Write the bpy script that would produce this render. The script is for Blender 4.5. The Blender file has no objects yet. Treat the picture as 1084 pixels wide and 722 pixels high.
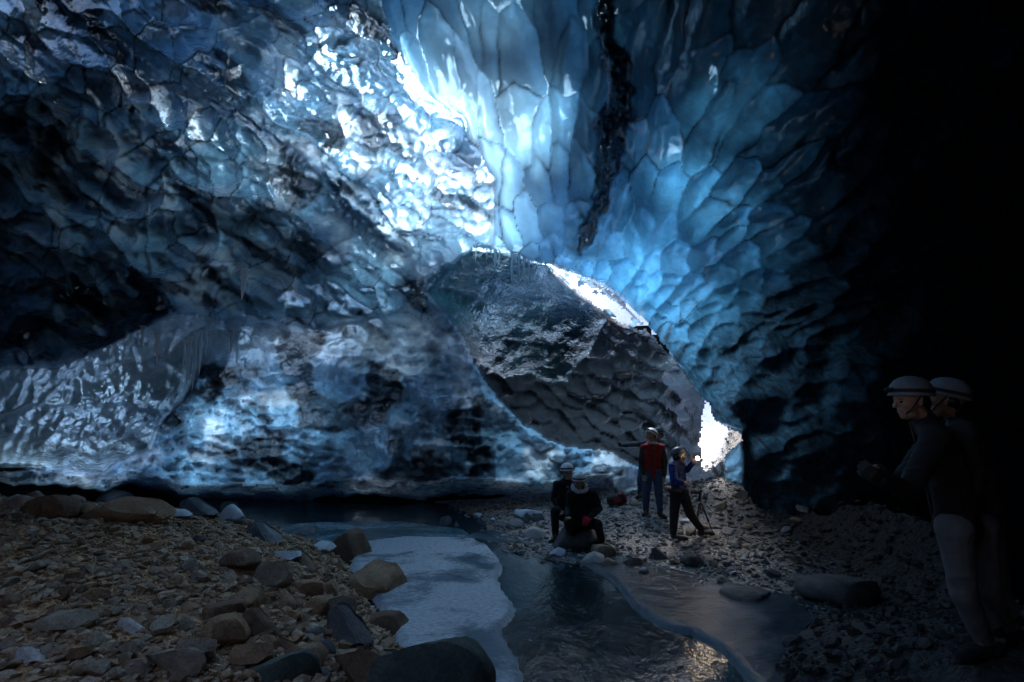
import bpy, bmesh, math, random
import numpy as np
from mathutils import Vector, Matrix
random.seed(7); rng = np.random.default_rng(7)
R = math.radians
S = bpy.context.scene
COL = S.collection
F = 591.0; PITCH = R(7.6); CAM = np.array([0.0, 0.0, 2.2])

# ------------------------------------------------------------------ helpers
def dirs(px, py):
    a = (np.asarray(px, float)-542)/F; b = (361-np.asarray(py, float))/F
    c, s = math.cos(PITCH), math.sin(PITCH)
    return np.stack([a, c-s*b, s+c*b], -1)
def at(px, py, D): return CAM + dirs(px, py)*np.asarray(D, float)[..., None]
def hash2(i, j, k):
    n = (i.astype(np.int64)*374761393 + j.astype(np.int64)*668265263 + k*982451653) & 0xffffffff
    n = ((n ^ (n >> 13))*1274126177) & 0xffffffff
    n = ((n ^ (n >> 16))*2246822519) & 0xffffffff
    return ((n ^ (n >> 15)) & 0xffffff)/float(0x1000000)
def vnoise(x, y, k=0):
    i = np.floor(x); j = np.floor(y); fx = x-i; fy = y-j
    fx = fx*fx*fx*(fx*(fx*6-15)+10); fy = fy*fy*fy*(fy*(fy*6-15)+10)
    a = hash2(i, j, k); b = hash2(i+1, j, k); c = hash2(i, j+1, k); d = hash2(i+1, j+1, k)
    return (a*(1-fx)+b*fx)*(1-fy)+(c*(1-fx)+d*fx)*fy
def fbm(x, y, k=0, o=4):
    s = 0; A = .5; t = 0
    for q in range(o):
        s = s+A*vnoise(x*2**q+17.3*q, y*2**q-9.1*q, k+q); t += A; A *= .5
    return s/t*2-1
def ridged(x, y, k=0, o=3):
    s = 0; A = .5; t = 0
    for q in range(o):
        n = 1-np.abs(vnoise(x*2**q+5.3*q, y*2**q+3.1*q, k+q)*2-1)
        s = s+A*n*n; t += A; A *= .5
    return s/t
def sm(e0, e1, x):
    t = np.clip((x-e0)/(e1-e0), 0, 1); return t*t*(3-2*t)
def scales(u, v, k, wt=.45, wb=.95, wx=.62, pa=.35, jit=.8):
    """overlapping pillowy scales with a pointed top; returns height and crease distance"""
    i0 = np.floor(u); j0 = np.floor(v)
    m1 = np.full(u.shape, -9.0); m2 = np.full(u.shape, -9.0); idv = np.zeros(u.shape)
    for di in (-2, -1, 0, 1, 2):
        for dj in (-2, -1, 0, 1, 2):
            i = i0+di; j = j0+dj
            r1 = hash2(i, j, k); r2 = hash2(i, j, k+1); r3 = hash2(i, j, k+2); r4 = hash2(i, j, k+3)
            dx = u-(i+.5+(r1-.5)*jit+.5*(j % 2)); dy = v-(j+.5+(r2-.5)*jit)
            dx = dx+(r4-.5)*.7*dy
            h = pa*r3-(np.abs(dx)/(wx*(.75+.5*r4)))**1.7*(1+.6*np.clip(dy, -.5, 1))-np.where(dy > 0, (dy/wt)**2, (np.abs(dy)/wb)**1.6)
            up = h > m1
            m2 = np.where(up, m1, np.maximum(m2, h)); idv = np.where(up, r3+r1*.37, idv); m1 = np.where(up, h, m1)
    return m1, m1-m2, idv
def dishes(u, v, k, jit=.85):
    i0 = np.floor(u); j0 = np.floor(v); f1 = np.full(u.shape, 9.0); f2 = np.full(u.shape, 9.0); idv = np.zeros(u.shape); oy = np.zeros(u.shape)
    for di in (-1, 0, 1):
        for dj in (-1, 0, 1):
            i = i0+di; j = j0+dj
            dx = u-(i+.5+(hash2(i, j, k)-.5)*jit); dy = v-(j+.5+(hash2(i, j, k+1)-.5)*jit)
            d = dx*dx+dy*dy; up = d < f1
            f2 = np.where(up, f1, np.minimum(f2, d)); idv = np.where(up, hash2(i, j, k+2), idv); oy = np.where(up, dy, oy); f1 = np.where(up, d, f1)
    return f1, np.sqrt(f2)-np.sqrt(f1), idv, oy
def sdpoly(px, py, poly):
    """signed distance to polygon, positive inside (pixels)"""
    n = len(poly); d = np.full(px.shape, 1e9); ins = np.zeros(px.shape, bool)
    for a in range(n):
        x0, y0 = poly[a]; x1, y1 = poly[(a+1) % n]; ex, ey = x1-x0, y1-y0
        t = np.clip(((px-x0)*ex+(py-y0)*ey)/(ex*ex+ey*ey+1e-9), 0, 1)
        d = np.minimum(d, (px-x0-t*ex)**2+(py-y0-t*ey)**2)
        c = ((y0 <= py) & (y1 > py)) | ((y1 <= py) & (y0 > py))
        xs = x0+(py-y0)/(ey if abs(ey) > 1e-9 else 1e-9)*ex
        ins ^= c & (px < xs)
    return np.where(ins, 1, -1)*np.sqrt(d)
def dline(px, py, pts):
    """distance to polyline, with position along it 0..1"""
    d = np.full(px.shape, 1e9); tt = np.zeros(px.shape); n = len(pts)-1
    for a in range(n):
        x0, y0 = pts[a]; x1, y1 = pts[a+1]; ex, ey = x1-x0, y1-y0
        t = np.clip(((px-x0)*ex+(py-y0)*ey)/(ex*ex+ey*ey), 0, 1); q = np.hypot(px-x0-t*ex, py-y0-t*ey)
        tt = np.where(q < d, (a+t)/n, tt); d = np.minimum(d, q)
    return d, tt
def tag(o, label=None, cat=None, group=None, kind=None):
    if label: o['label'] = label
    if cat: o['category'] = cat
    if group: o['group'] = group
    if kind: o['kind'] = kind
    return o
def mesh_np(name, co, quads, mat, smooth=True, attrs=None, parent=None, colors=None):
    me = bpy.data.meshes.new(name); co = np.asarray(co, np.float32); q = np.asarray(quads, np.int32); k = q.shape[1]
    me.vertices.add(len(co)); me.vertices.foreach_set('co', co.ravel())
    me.loops.add(q.size); me.loops.foreach_set('vertex_index', q.ravel())
    me.polygons.add(len(q)); me.polygons.foreach_set('loop_start', np.arange(0, q.size, k, dtype=np.int32))
    me.polygons.foreach_set('loop_total', np.full(len(q), k, np.int32))
    me.polygons.foreach_set('use_smooth', np.full(len(q), smooth))
    me.update(calc_edges=True)
    for n, v in (attrs or {}).items():
        a = me.attributes.new(n, 'FLOAT', 'POINT'); a.data.foreach_set('value', np.asarray(v, np.float32).ravel())
    me.materials.append(mat); o = bpy.data.objects.new(name, me); COL.objects.link(o)
    if parent: o.parent = parent
    return o
def grid_quads(ny, nx, keep=None):
    idx = np.arange(ny*nx).reshape(ny, nx)
    q = np.stack([idx[:-1, :-1], idx[:-1, 1:], idx[1:, 1:], idx[1:, :-1]], -1).reshape(-1, 4)
    return q if keep is None else q[keep.ravel()]
def compact(co, q, attrs=None):
    u, inv = np.unique(q, return_inverse=True)
    return co[u], inv.reshape(q.shape), {n: v.ravel()[u] for n, v in (attrs or {}).items()}

# ------------------------------------------------------------------ materials
class N:
    def __init__(s, name):
        s.m = bpy.data.materials.new(name); s.m.use_nodes = True; s.t = s.m.node_tree; s.t.nodes.clear()
        s.out = s.t.nodes.new('ShaderNodeOutputMaterial')
    def n(s, ty, **kw):
        d = s.t.nodes.new('ShaderNode'+ty)
        for k, v in kw.items():
            if k.startswith('_'): setattr(d, k[1:], v)
            else: s.set(d, k, v)
        return d
    def set(s, d, k, v):
        i = d.inputs[int(k[1:])] if (k[0] == 'i' and k[1:].isdigit()) else d.inputs[k.replace('_', ' ')]
        if hasattr(v, 'is_linked') or isinstance(v, bpy.types.NodeSocket): s.t.links.new(v, i)
        elif isinstance(v, bpy.types.Node): s.t.links.new(v.outputs[0], i)
        else: i.default_value = v
    def ramp(s, f, stops):
        d = s.t.nodes.new('ShaderNodeValToRGB'); s.t.links.new(f, d.inputs[0]); e = d.color_ramp.elements
        while len(e) < len(stops): e.new(.5)
        for k, (p, c) in enumerate(stops):
            e[k].position = p; e[k].color = (*c, 1) if hasattr(c, '__len__') else (c, c, c, 1)
        return d.outputs[0]
    def math(s, op, a, b=0.0, clamp=False):
        d = s.t.nodes.new('ShaderNodeMath'); d.operation = op; d.use_clamp = clamp; s.set(d, 'i0', a); s.set(d, 'i1', b); return d.outputs[0]
    def mixc(s, f, a, b, mode='MIX'):
        d = s.t.nodes.new('ShaderNodeMix'); d.data_type = 'RGBA'; d.blend_type = mode
        s.set(d, 'i0', f); s.set(d, 'i6', a); s.set(d, 'i7', b); return d.outputs[2]
    def mixs(s, f, a, b):
        d = s.t.nodes.new('ShaderNodeMixShader'); s.set(d, 'i0', f); s.set(d, 'i1', a); s.set(d, 'i2', b); return d.outputs[0]
    def pos(s, scale=(1, 1, 1)):
        g = s.t.nodes.new('ShaderNodeNewGeometry'); m = s.t.nodes.new('ShaderNodeMapping'); m.inputs['Scale'].default_value = scale
        s.t.links.new(g.outputs['Position'], m.inputs['Vector']); return m.outputs[0]
    def obj(s, scale=(1, 1, 1)):
        g = s.t.nodes.new('ShaderNodeTexCoord'); m = s.t.nodes.new('ShaderNodeMapping'); m.inputs['Scale'].default_value = scale
        s.t.links.new(g.outputs['Object'], m.inputs['Vector']); return m.outputs[0]
    def noise(s, vec, scale, detail=4, rough=.55, dist=0.0):
        d = s.n('TexNoise', Vector=vec, Scale=scale, Detail=detail, Roughness=rough, Distortion=dist); return d.outputs[0]
    def bump(s, h, strength, dist, normal=None):
        d = s.n('Bump', Height=h, Strength=strength, Distance=dist)
        if normal is not None: s.set(d, 'Normal', normal)
        return d.outputs[0]
    def attr(s, name): return s.n('Attribute', _attribute_name=name).outputs['Fac']
    def done(s, sh): s.t.links.new(sh, s.out.inputs['Surface']); return s.m
def rgb(*c): return (*c, 1)

def ice_material(name, blue, pale, streak=(1, 1, 1), gloss=.13, diffuse=.08, bump=.5, clear_scale=1.0, ior=1.4):
    k = N(name); p = k.pos(streak)
    n1 = k.noise(p, 1.1, 5, .6, .6); n2 = k.noise(p, 5.5, 5, .62, .9); n3 = k.noise(p, 21, 4, .6)
    cl = k.attr('clear'); dirt_shade = k.attr('dirt_shade'); wh = k.attr('white')
    mott = k.ramp(k.math('ADD', k.math('MULTIPLY', n1, .55), k.math('MULTIPLY', n2, .45)), [(.38, 0.0), (.62, 1.0)])
    body = k.mixc(mott, rgb(*[c*.62 for c in blue]), rgb(*blue))
    body = k.mixc(wh, body, rgb(*pale))
    dn = k.math('MULTIPLY', dirt_shade, k.ramp(n2, [(.3, 1.0), (.8, .75)]))
    body = k.mixc(dn, body, rgb(.006, .009, .013))  # near-black for dirt and for shade painted into the ice
    # sediment grains frozen into the ice
    sp = k.ramp(k.noise(p, 38, 3, .7), [(.66, 0.0), (.72, 1.0)])
    body = k.mixc(k.math('MULTIPLY', sp, .35), body, rgb(.03, .04, .05))
    h = k.math('ADD', k.math('MULTIPLY', n2, .6), k.math('ADD', k.math('MULTIPLY', n3, .22), k.math('MULTIPLY', k.noise(p, 7, 2, .5, 1.5), .5)))
    nb = k.bump(h, bump, .16)
    tr = k.n('BsdfTranslucent', Color=body, Normal=nb)
    rf = k.n('BsdfRefraction', Color=k.mixc(.22, body, rgb(.7, .85, 1)), Roughness=.07, IOR=1.31, Normal=nb)
    df = k.n('BsdfDiffuse', Color=k.mixc(k.math('MULTIPLY', k.math('SUBTRACT', 1.0, dirt_shade, True), .2), body, rgb(.2, .33, .42)), Normal=nb)
    cm = k.math('MULTIPLY', k.math('MULTIPLY', cl, clear_scale), k.ramp(n1, [(.35, .55), (.6, 1.0)]), True)
    b = k.mixs(cm, tr.outputs[0], rf.outputs[0]); b = k.mixs(diffuse, b, df.outputs[0])
    fr = k.n('Fresnel', IOR=ior, Normal=nb)
    gl = k.n('BsdfGlossy', Color=rgb(.92, .96, 1), Roughness=gloss, Normal=nb)
    fk = k.math('MULTIPLY', k.math('ADD', fr.outputs[0], .02), k.math('SUBTRACT', 1.0, k.math('MULTIPLY', dirt_shade, 1.0)), True)
    return k.done(k.mixs(fk, b, gl.outputs[0]))
# ------------------------------------------------------------------ ice cave shell: inverse depth surface from survey points
CP = [(540,0,7.5),(540,-1100,2.15),(540,150,10.3),(540,270,13.2),(650,340,13.3),(745,425,12.6),(800,300,9.6),(800,100,7.6),(800,0,6.6),
 (1084,0,4.8),(1084,200,5.4),(1084,400,6.0),(940,400,8.6),(830,460,10.5),(1084,700,5.4),(400,100,9.0),(430,280,12.3),(300,50,7.2),(200,200,7.8),
 (0,0,5.2),(0,200,6.0),(0,370,7.0),(200,330,9.2),(-900,0,2.1),(1900,0,2.3),(-900,450,2.8),(1900,400,2.6),(-900,-1100,1.4),(1900,-1100,1.4),
 (300,350,11.6),(400,400,12.4),(250,450,12.2),(120,505,12.2),(500,500,12.2),(600,480,12.4),(740,480,13.4),(620,400,13.4),(1900,700,2.6),(-900,700,2.8),(400,640,11),(740,640,12)]
cp = np.array(CP, float)
def _tps(r2): return .5*r2*np.log(r2+1e-9)
_X = cp[:, :2]/500; _n = len(cp)
_K = _tps(((_X[:, None]-_X[None])**2).sum(-1)) + np.eye(_n)*.02
_P = np.c_[np.ones(_n), _X]; _A = np.block([[_K, _P], [_P.T, np.zeros((3, 3))]])
_w = np.linalg.solve(_A, np.r_[1/cp[:, 2], 0, 0, 0])
def base_depth(px, py):
    q = np.stack([px, py], -1)/500; o = np.full(px.shape, _w[_n])+_w[_n+1]*q[..., 0]+_w[_n+2]*q[..., 1]
    for a in range(_n): o += _w[a]*_tps((q[..., 0]-_X[a, 0])**2+(q[..., 1]-_X[a, 1])**2)
    return 1/np.clip(o, .05, 1.2)

LIP = [(-900,330),(-60,392),(60,388),(112,368),(150,350),(185,332),(232,338),(300,345),(345,350),(420,330),(455,300),(440,285),(430,262),(400,215),(330,160),(230,100),(150,50),(60,-60),(-100,-300),(-900,-700)]
SHELF = [(-900,380),(60,360),(130,325),(235,335),(222,372),(205,408),(172,447),(158,476),(110,503),(60,497),(0,494),(-900,470)]
MASSB = [(455,305),(500,262),(585,270),(700,330),(760,420),(770,520),(690,500),(640,480),(590,472),(555,452),(528,425),(508,398),(480,345)]
SLAB = [(440,302),(505,258),(582,276),(612,306),(642,336),(630,358),(600,402),(588,406),(560,398),(535,402),(505,385),(480,345),(458,318)]
RIM = [(520,262),(560,276),(585,280),(640,302),(684,340),(700,362),(725,392),(745,424),(756,446),(785,458),(787,480),(790,700),(1950,700),(1950,-1150),(380,-1150),(392,-50),(412,40),(440,88),(490,125),(522,190)]
STRIP = [(577,278),(606,289),(640,307),(674,336),(687,348),(680,353),(655,343),(630,326),(602,302)]
HOLE = [(744,423),(750,431),(757,445),(770,453),(783,458),(786,466),(776,474),(768,482),(757,494),(743,500),(738,470),(740,450)]
UNDER = [(-950,490),(0,497),(60,500),(108,507),(135,497),(160,502),(205,513),(260,511),(300,514),(352,508),(400,507),(440,511),(480,506),(500,505),(560,511),(600,508),(650,500),(650,760),(-950,760)]
CRACK = [(655,-40),(640,30),(655,90),(652,150),(634,205),(612,262)]

def shell(px, py, detail=True):
    """depth and ice attributes for rays of the survey grid"""
    D = base_depth(px, py)
    w1 = fbm(px/70, py/70, 3, 3)*9; w2 = fbm(px/70, py/70, 9, 3)*9
    j1 = fbm(px/12, py/12, 21, 3)*3.2; j2 = fbm(px/12, py/12, 27, 3)*3.2
    X = px+w1*.35+j1*.7; Y = py+w2*.35+j2*.7
    sl = sdpoly(X, Y, LIP); ss = sdpoly(X, Y, SHELF); sb = sdpoly(X, Y, MASSB); sa = sdpoly(X, Y, SLAB)
    sr = sdpoly(X, Y, RIM); st = sdpoly(px+j1*.8, py+j2*.5, STRIP); su = sdpoly(px+j1*.5, py+j2*.9, UNDER)
    left = sm(-2, 3, sl); right = sm(-2, 3, sr); slab = sm(-2, 4, sa)
    massb = sm(-2, 5, sb)*(1-right); shelf = sm(-2, 4, ss)*(1-left)*(1-right)
    under = sm(-1, 2, su)*(1-right)
    # rounded lips: each mass thickens away from its edge
    rnd = lambda s, w: 1-np.exp(-np.clip(s, 0, None)/w)
    top = sm(330, 120, py); edge_n = .55+.9*vnoise(px/28, py/28, 33)
    D = D - left*(.12+.62*np.exp(-np.clip(sl, 0, None)/170)*rnd(sl, 5)*edge_n*(.45+.55*sm(0, 1, (py-100)/150)))*D/9
    D = D - right*(.05+(.75-.6*top)*np.exp(-np.clip(sr, 0, None)/120)*rnd(sr, 7)*edge_n)*D/10
    D = D - massb*(.3+.9*rnd(sb, 22)) + massb*1.1*sm(70, 5, -sr)
    D = D - slab*(1-right)*(.10+.35*rnd(sa, 9))
    D = D*(1-shelf) + shelf*(9.6-1.3*rnd(ss, 22)+.012*(px-100)*.3)
    shelf_step = sm(-4, 6, (py-(432+.0*px))+fbm(px/40, py/40, 5, 2)*14)*shelf
    D = D + shelf_step*.35
    # skylight slot cut back through the roof
    strip = sm(-1.5, 2, st); D = D + strip*(1.5-1.2*sm(590, 690, px))
    # undercut where the stream has melted the wall away
    D = D + under*(4.6*sm(0, 40, su)+.6)
    cd, ct = dline(px+w1+j1*1.5, py+w2+j2*2, CRACK)
    cw = 3+8*np.sin(np.clip(ct, 0, 1)*math.pi)**.7
    cw = cw*(.75+.9*vnoise(px/16, py/22, 77)); crack = (1-sm(cw*.4, cw*1.25, cd+6*(vnoise(px/5, py/14, 78)-.5)))*right
    D = D + crack*(.75+.5*fbm(px/6, py/13, 79, 3))
    # ---- large-scale flow
    D = D*(1+.018*fbm(px/95, py/80, 40, 3))
    dpx = D/F
    # ---- central flutes and cushions
    hg = np.clip(27+(285-Y)*.27, 16, 260); wg = np.clip(20+(285-Y)*.042, 17, 70)*(1+.45*sm(640, 1000, px))
    v = -np.log(np.clip(27+(285-np.minimum(Y, 300))*.27, 8, None))/.27*1.0
    v = np.where(Y > 285, v+0*Y, v)
    v = -v + 0
    v = np.log(np.clip(19+(300-np.clip(Y, -1150, 300))*.27, 13, None))/.27 - np.clip(Y-300, 0, None)/20
    u = (X-600+(Y-120)*.10*np.tanh((X-640)/140))/wg
    g1, c1, id1 = scales(u+.34*fbm(u*.8, v*.8, 61, 3), v+.40*fbm(u*.7, v*.7, 66, 3), 100)
    g1b, c1b, id1b = scales(u*2.1+.3*g1, v*1.7, 140, pa=.5)
    streak = fbm(px/5.0+w1*.4, py/60, 70, 3)
    hc = .78*g1+.10*g1b*sm(.3, .8, fbm(px/90, py/90, 75, 2)+.6)+.010*streak
    fc = right*wg*dpx*.80*(1-.85*sm(800, 960, px))*(1-.55*sm(300, 420, py))
    # ---- left crystalline melt facets, leaning down to the right
    ca, sa_ = math.cos(.62), math.sin(.62)
    xl = (X*ca+Y*sa_); yl = (-X*sa_+Y*ca)
    szl = 26+np.clip(260-px, 0, 400)*.06
    g2, c2, id2 = scales(xl/(szl*1.9)+.25*fbm(px/30, py/30, 81, 2), -yl/(szl*.95)+.3*fbm(px/30, py/30, 85, 2), 200, pa=.6)
    g3, c3, id3 = scales(px/15+.6*fbm(px/25, py/25, 91, 2), -py/12+.6*fbm(px/25, py/25, 95, 2), 240, pa=.6)
    r2 = ridged(xl/34+w1*.02, yl/13, 87, 3)
    g6, c6, id6 = scales(xl/74+.5*fbm(px/60, py/60, 161, 2), -yl/34+.5*fbm(px/60, py/60, 165, 2), 260, pa=.8)
    hl = (.42*g2*26+.10*g3*12+.50*g6*30*sm(490, 340, px)+(r2-.5)*3+np.exp(-((px-420)/120)**2-((py-190)/130)**2)*(.42*g3*12+(ridged(px/11+g3*.3, py/9, 187, 2)-.5)*4))*dpx
    lw = (1-right)*(1-massb)*(1-slab)*(1-shelf)*(1-sm(330, 360, py+(px-200)*-.0)*(1-left))
    # ---- wall scallops (cups with bright rims)
    f, cr, idd, oy = dishes(X/17+.25*fbm(px/30, py/30, 31, 2), Y/10.5+.25*fbm(px/30, py/30, 35, 2), 300)
    xm, ym = X*.8+Y*.6, -X*.6+Y*.8
    f5, cr5, id5, oy5 = dishes(xm/23+.4*fbm(px/34, py/34, 131, 2), ym/18+.4*fbm(px/34, py/34, 135, 2), 330)
    f7, cr7, id7, oy7 = dishes(X/15+.4*fbm(px/24, py/24, 171, 2), Y/11+.4*fbm(px/24, py/24, 175, 2), 350)
    cupw = sm(-.25, .3, fbm(px/80, py/60, 55, 2)+.75*np.exp(-((px-450)/110)**2-((py-380)/60)**2)+.1)
    hw = (f*5.5+oy*1.5)*dpx*cupw
    blob = (fbm(px/26, py/24, 57, 4)*11+(ridged(px/30, py/34, 58, 3)-.5)*8)*dpx
    hm = (f5*15+oy5*5+f7*6+fbm(px/30, py/24, 176, 3)*9)*dpx
    ww = (1-right)*(1-left)*(1-massb)*(1-slab)*(1-shelf)
    D = D - fc*hc - lw*hl*1.6
    D = D + ww*(1-lw)*(hw*3.2+blob*1.5+g2*5*dpx) + massb*(1-slab)*hm*(1-under) + slab*(1-right)*(blob*.8+hw*.3)
    sv = scales((X+Y*.45)/13+.3*fbm(px/20, py/20, 41, 2), -(Y-X*.2)/26, 400, pa=.5)[0]
    D = D - shelf*(sv*4.5+fbm(px/18, py/15, 43, 3)*7)*dpx
    fine = fbm(px/7, py/7, 111, 3)
    D = D + fine*1.1*dpx*(.12+.45*(1-right)-.25*lw)
    # ---- attributes
    wr = sm(700, 960, px)
    clear = np.clip(.03*right+.34*lw+.5*shelf+.35*massb+.5*slab*(1-right)+.22*ww*(1-lw), 0, 1)
    dirt_shade = 1.3*(1-sm(cw*.7, cw*1.9, cd+8*(vnoise(px/6, py/12, 81)-.4)))*right + .05*slab*(1-right) + .35*slab*(1-right) + .6*slab*(1-right)*sm(305, 380, py+.15*(px-520)+j1*3) + .75*massb*(1-slab)*sm(-.7, .1, fbm(px/50, py/50, 46, 3)+.2)  # crack debris, and the slab's dark underside painted in as shade
    dirt_shade = dirt_shade + right*1.05*np.exp(-(c1/.13)**1.2)*sm(-.9, .5, fbm(px/60, py/60, 47, 3))  # shade painted into the scallop creases
    dirt_shade = dirt_shade + .95*lw*(1-sm(.0, .17, c2))*sm(-.5, .2, fbm(px/50, py/40, 146, 3))+.6*lw*(1-sm(.0, .13, c6))+.8*lw*sm(330, 40, px+py*.1)  # painted shade: left roof creases and the fade toward far left
    dirt_shade = dirt_shade + right*sm(436, 462, py-(px-785)*.05)*sm(775, 880, px)
    dirt_shade = dirt_shade + massb*(1-slab)*.1
    dirt_shade = dirt_shade + right*sm(300, 410, py+(px-640)*.25)*.9 + right*sm(765, 930, px-(250-py)*.18)*1.1  # roof painted darker downward and to the right, standing in for shade
    dirt_shade = dirt_shade + under*1.0 + .9*ww*(1-lw)*(1-sm(-.32, -.12, fbm(px/45, py/40, 48, 4)))  # undercut painted black as shade; wall mottling is its own tone
    dirt_shade = dirt_shade + .75*cupw*ww*(1-lw)*(1-sm(.0, .5, f+.35*fbm(px/30, py/30, 49, 2)+.1))
    dirt_shade = dirt_shade + .8*lw*(1-sm(-.38, -.2, fbm(xl/60, yl/26, 53, 4)))
    rimw = .6*massb*(1-slab)*(1-sm(0, .13, cr5))*sm(.0, .45, fbm(px/28, py/28, 147, 3))*sm(-.5, .4, -oy5); dirt_shade = dirt_shade*(1-.9*rimw)
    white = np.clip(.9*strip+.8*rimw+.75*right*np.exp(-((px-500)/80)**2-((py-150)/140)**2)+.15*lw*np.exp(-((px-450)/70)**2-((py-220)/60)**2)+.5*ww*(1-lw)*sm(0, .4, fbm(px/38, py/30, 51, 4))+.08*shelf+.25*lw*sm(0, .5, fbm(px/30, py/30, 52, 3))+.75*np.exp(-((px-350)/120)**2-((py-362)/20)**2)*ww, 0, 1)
    reg = np.zeros(px.shape, int)              # 0 left roof / wall, 1 central roof
    reg[right > .5] = 1; reg[(right <= .5) & (massb > .5)] = 3; reg[(right <= .5) & (slab > .5)] = 4
    reg[(reg == 0) & (shelf > .5)] = 5; reg[(reg == 0) & (left < .5) & (lw < .5)] = 2
    reg[strip > .5] = 1
    return D, dict(rt=right, clear=np.clip(clear, 0, 1), dirt_shade=np.clip(dirt_shade, 0, 1), white=white), reg

def axis(lo, a, b, hi, fine, grow=1.13, mx=26):
    m = list(np.arange(a, b+fine*.5, fine)); s = fine; x = a; L = []
    while x > lo: s = min(s*grow, mx); x -= s; L.append(x)
    s = fine; x = m[-1]; Rr = []
    while x < hi: s = min(s*grow, mx); x += s; Rr.append(x)
    return np.array(L[::-1]+m+Rr)
gx = axis(-900, -60, 1100, 1900, 1.7); gy = axis(-1100, -50, 530, 660, 1.7)
PX, PY = np.meshgrid(gx, gy)
DD, AT, REG = shell(PX, PY)
RT = AT.pop('rt'); PT = at(PX, PY, DD)
ny, nx = PX.shape
cx = .25*(PX[:-1, :-1]+PX[1:, :-1]+PX[:-1, 1:]+PX[1:, 1:]); cy = .25*(PY[:-1, :-1]+PY[1:, :-1]+PY[:-1, 1:]+PY[1:, 1:])
jag = np.where(cx < 752, 3.2*ridged(cy/6.5, cy*0, 4, 3)+1.5*vnoise(cy/13, cy*0, 8), 0)
dmx = np.maximum(np.maximum(DD[:-1, :-1], DD[1:, 1:]), np.maximum(DD[1:, :-1], DD[:-1, 1:])); dmn = np.minimum(np.minimum(DD[:-1, :-1], DD[1:, 1:]), np.minimum(DD[1:, :-1], DD[:-1, 1:]))
RTc = .5*(RT[:-1, :-1]+RT[1:, 1:]); gap = ((dmx-dmn > .42) & (cx > 676) | (dmx-dmn > .22) & (RTc > .03) & (RTc < .97)) & (cx > 662) & (cx < 708) & (dline(cx, cy, [(585,280),(640,302),(684,340),(700,362),(725,392),(742,420)])[0] < 14) & (cy > 284)
hole = (sdpoly(cx-jag, cy, HOLE) > 0) | (sdpoly(cx+1.5*fbm(cx/6, cy/6, 801, 2), cy, STRIP) > 2.2+6*sm(.25, .5, fbm(cx/14, cy/10, 802, 2))) | gap
ICE = {}
ICE[0] = ice_material('clear_melt_ice', (.12, .33, .55), (.60, .82, .97), gloss=.06, bump=.3, ior=1.72)
ICE[1] = ice_material('blue_glacier_ice', (.055, .28, .56), (.42, .76, 1.0), gloss=.14, bump=.10, ior=1.5, streak=(1, 1, 1), clear_scale=1)
ICE[2] = ice_material('grey_blue_wall_ice', (.11, .30, .52), (.50, .74, .94), gloss=.06, bump=.5, ior=2.0)
ICE[3] = ice_material('dark_scalloped_ice', (.022, .042, .065), (.16, .21, .27), gloss=.10, bump=.4, ior=1.42, diffuse=.04)
ICE[4] = ice_material('teal_slab_ice', (.05, .26, .42), (.35, .66, .84), gloss=.10, bump=.7, diffuse=.22)
ICE[5] = ice_material('pale_shelf_ice', (.26, .50, .70), (.72, .88, 1.0), gloss=.08, bump=.35, ior=1.7)
NAMES = {0: ('ice_ceiling_left', 'dark glassy faceted ice roof sweeping down the left side'), 1: ('ice_ceiling', 'bright blue fluted and scalloped ice roof fading to black at right'),
         2: ('ice_wall', 'mottled grey blue ice wall above the black undercut'), 3: ('ice_wall_back', 'dark grey scalloped ice buttress beside the far exit'),
         4: ('ice_wall_slab', 'teal translucent ice slab hanging below the icicles'), 5: ('ice_wall_shelf', 'pale blue ice shelf hanging low at far left')}
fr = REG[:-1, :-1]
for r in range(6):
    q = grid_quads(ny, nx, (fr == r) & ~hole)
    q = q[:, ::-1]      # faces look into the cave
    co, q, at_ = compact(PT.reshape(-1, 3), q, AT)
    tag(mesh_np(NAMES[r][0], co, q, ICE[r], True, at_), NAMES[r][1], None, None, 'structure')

# ------------------------------------------------------------------ unseen shell added around the ice, its holes shaped to set the daylight
def openness(px, py):
    g = lambda cx, cy, rx, ry, a: a*np.exp(-((px-cx)/rx)**2-((py-cy)/ry)**2)
    L = g(470, 205, 85, 80, .44)+g(520, 70, 120, 130, .34)+g(690, 140, 95, 140, .36)+g(300, 190, 110, 110, .15)+g(250, 50, 90, 70, .14)+g(370, 90, 90, 100, .30)+g(330, 395, 130, 70, .36)
    L += g(645, 285, 62, 44, 1.9)+g(90, 440, 130, 60, .62)+g(550, 320, 60, 45, .40)+g(330, 350, 90, 20, .5)+g(150, 60, 130, 110, .16)
    L += g(520, 440, 150, 50, .2)+g(790, 250, 90, 110, .10)+g(715, 308, 56, 38, .8)
    return L
nt, npk = 190, 420
th = np.linspace(.02, math.pi-.02, nt); ph = np.linspace(-math.pi, math.pi, npk)
TH, PH = np.meshgrid(th, ph, indexing='ij')
dv = np.stack([np.sin(TH)*np.sin(PH), np.sin(TH)*np.cos(PH), np.cos(TH)], -1)
c, s = math.cos(PITCH), math.sin(PITCH)
cyv = dv[..., 1]*c+dv[..., 2]*s; czv = -dv[..., 1]*s+dv[..., 2]*c
ok = cyv > .30
bpx = np.where(ok, 542+F*dv[..., 0]/np.where(ok, cyv, 1), 1e5); bpy_ = np.where(ok, 361-F*czv/np.where(ok, cyv, 1), 1e5)
qx = np.clip(bpx, -900, 1900); qy = np.clip(bpy_, -1100, 560)
Rf = base_depth(qx, qy)/np.maximum(cyv, .3)
wgt = sm(.30, .5, cyv)
RR = (Rf+2.6)*wgt + 8.8*(1-wgt)
RR = np.where(dv[..., 2] < -.25, np.maximum(RR, 14), RR)
RR *= 1+.03*fbm(PH*9, TH*9, 500, 3)
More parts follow.
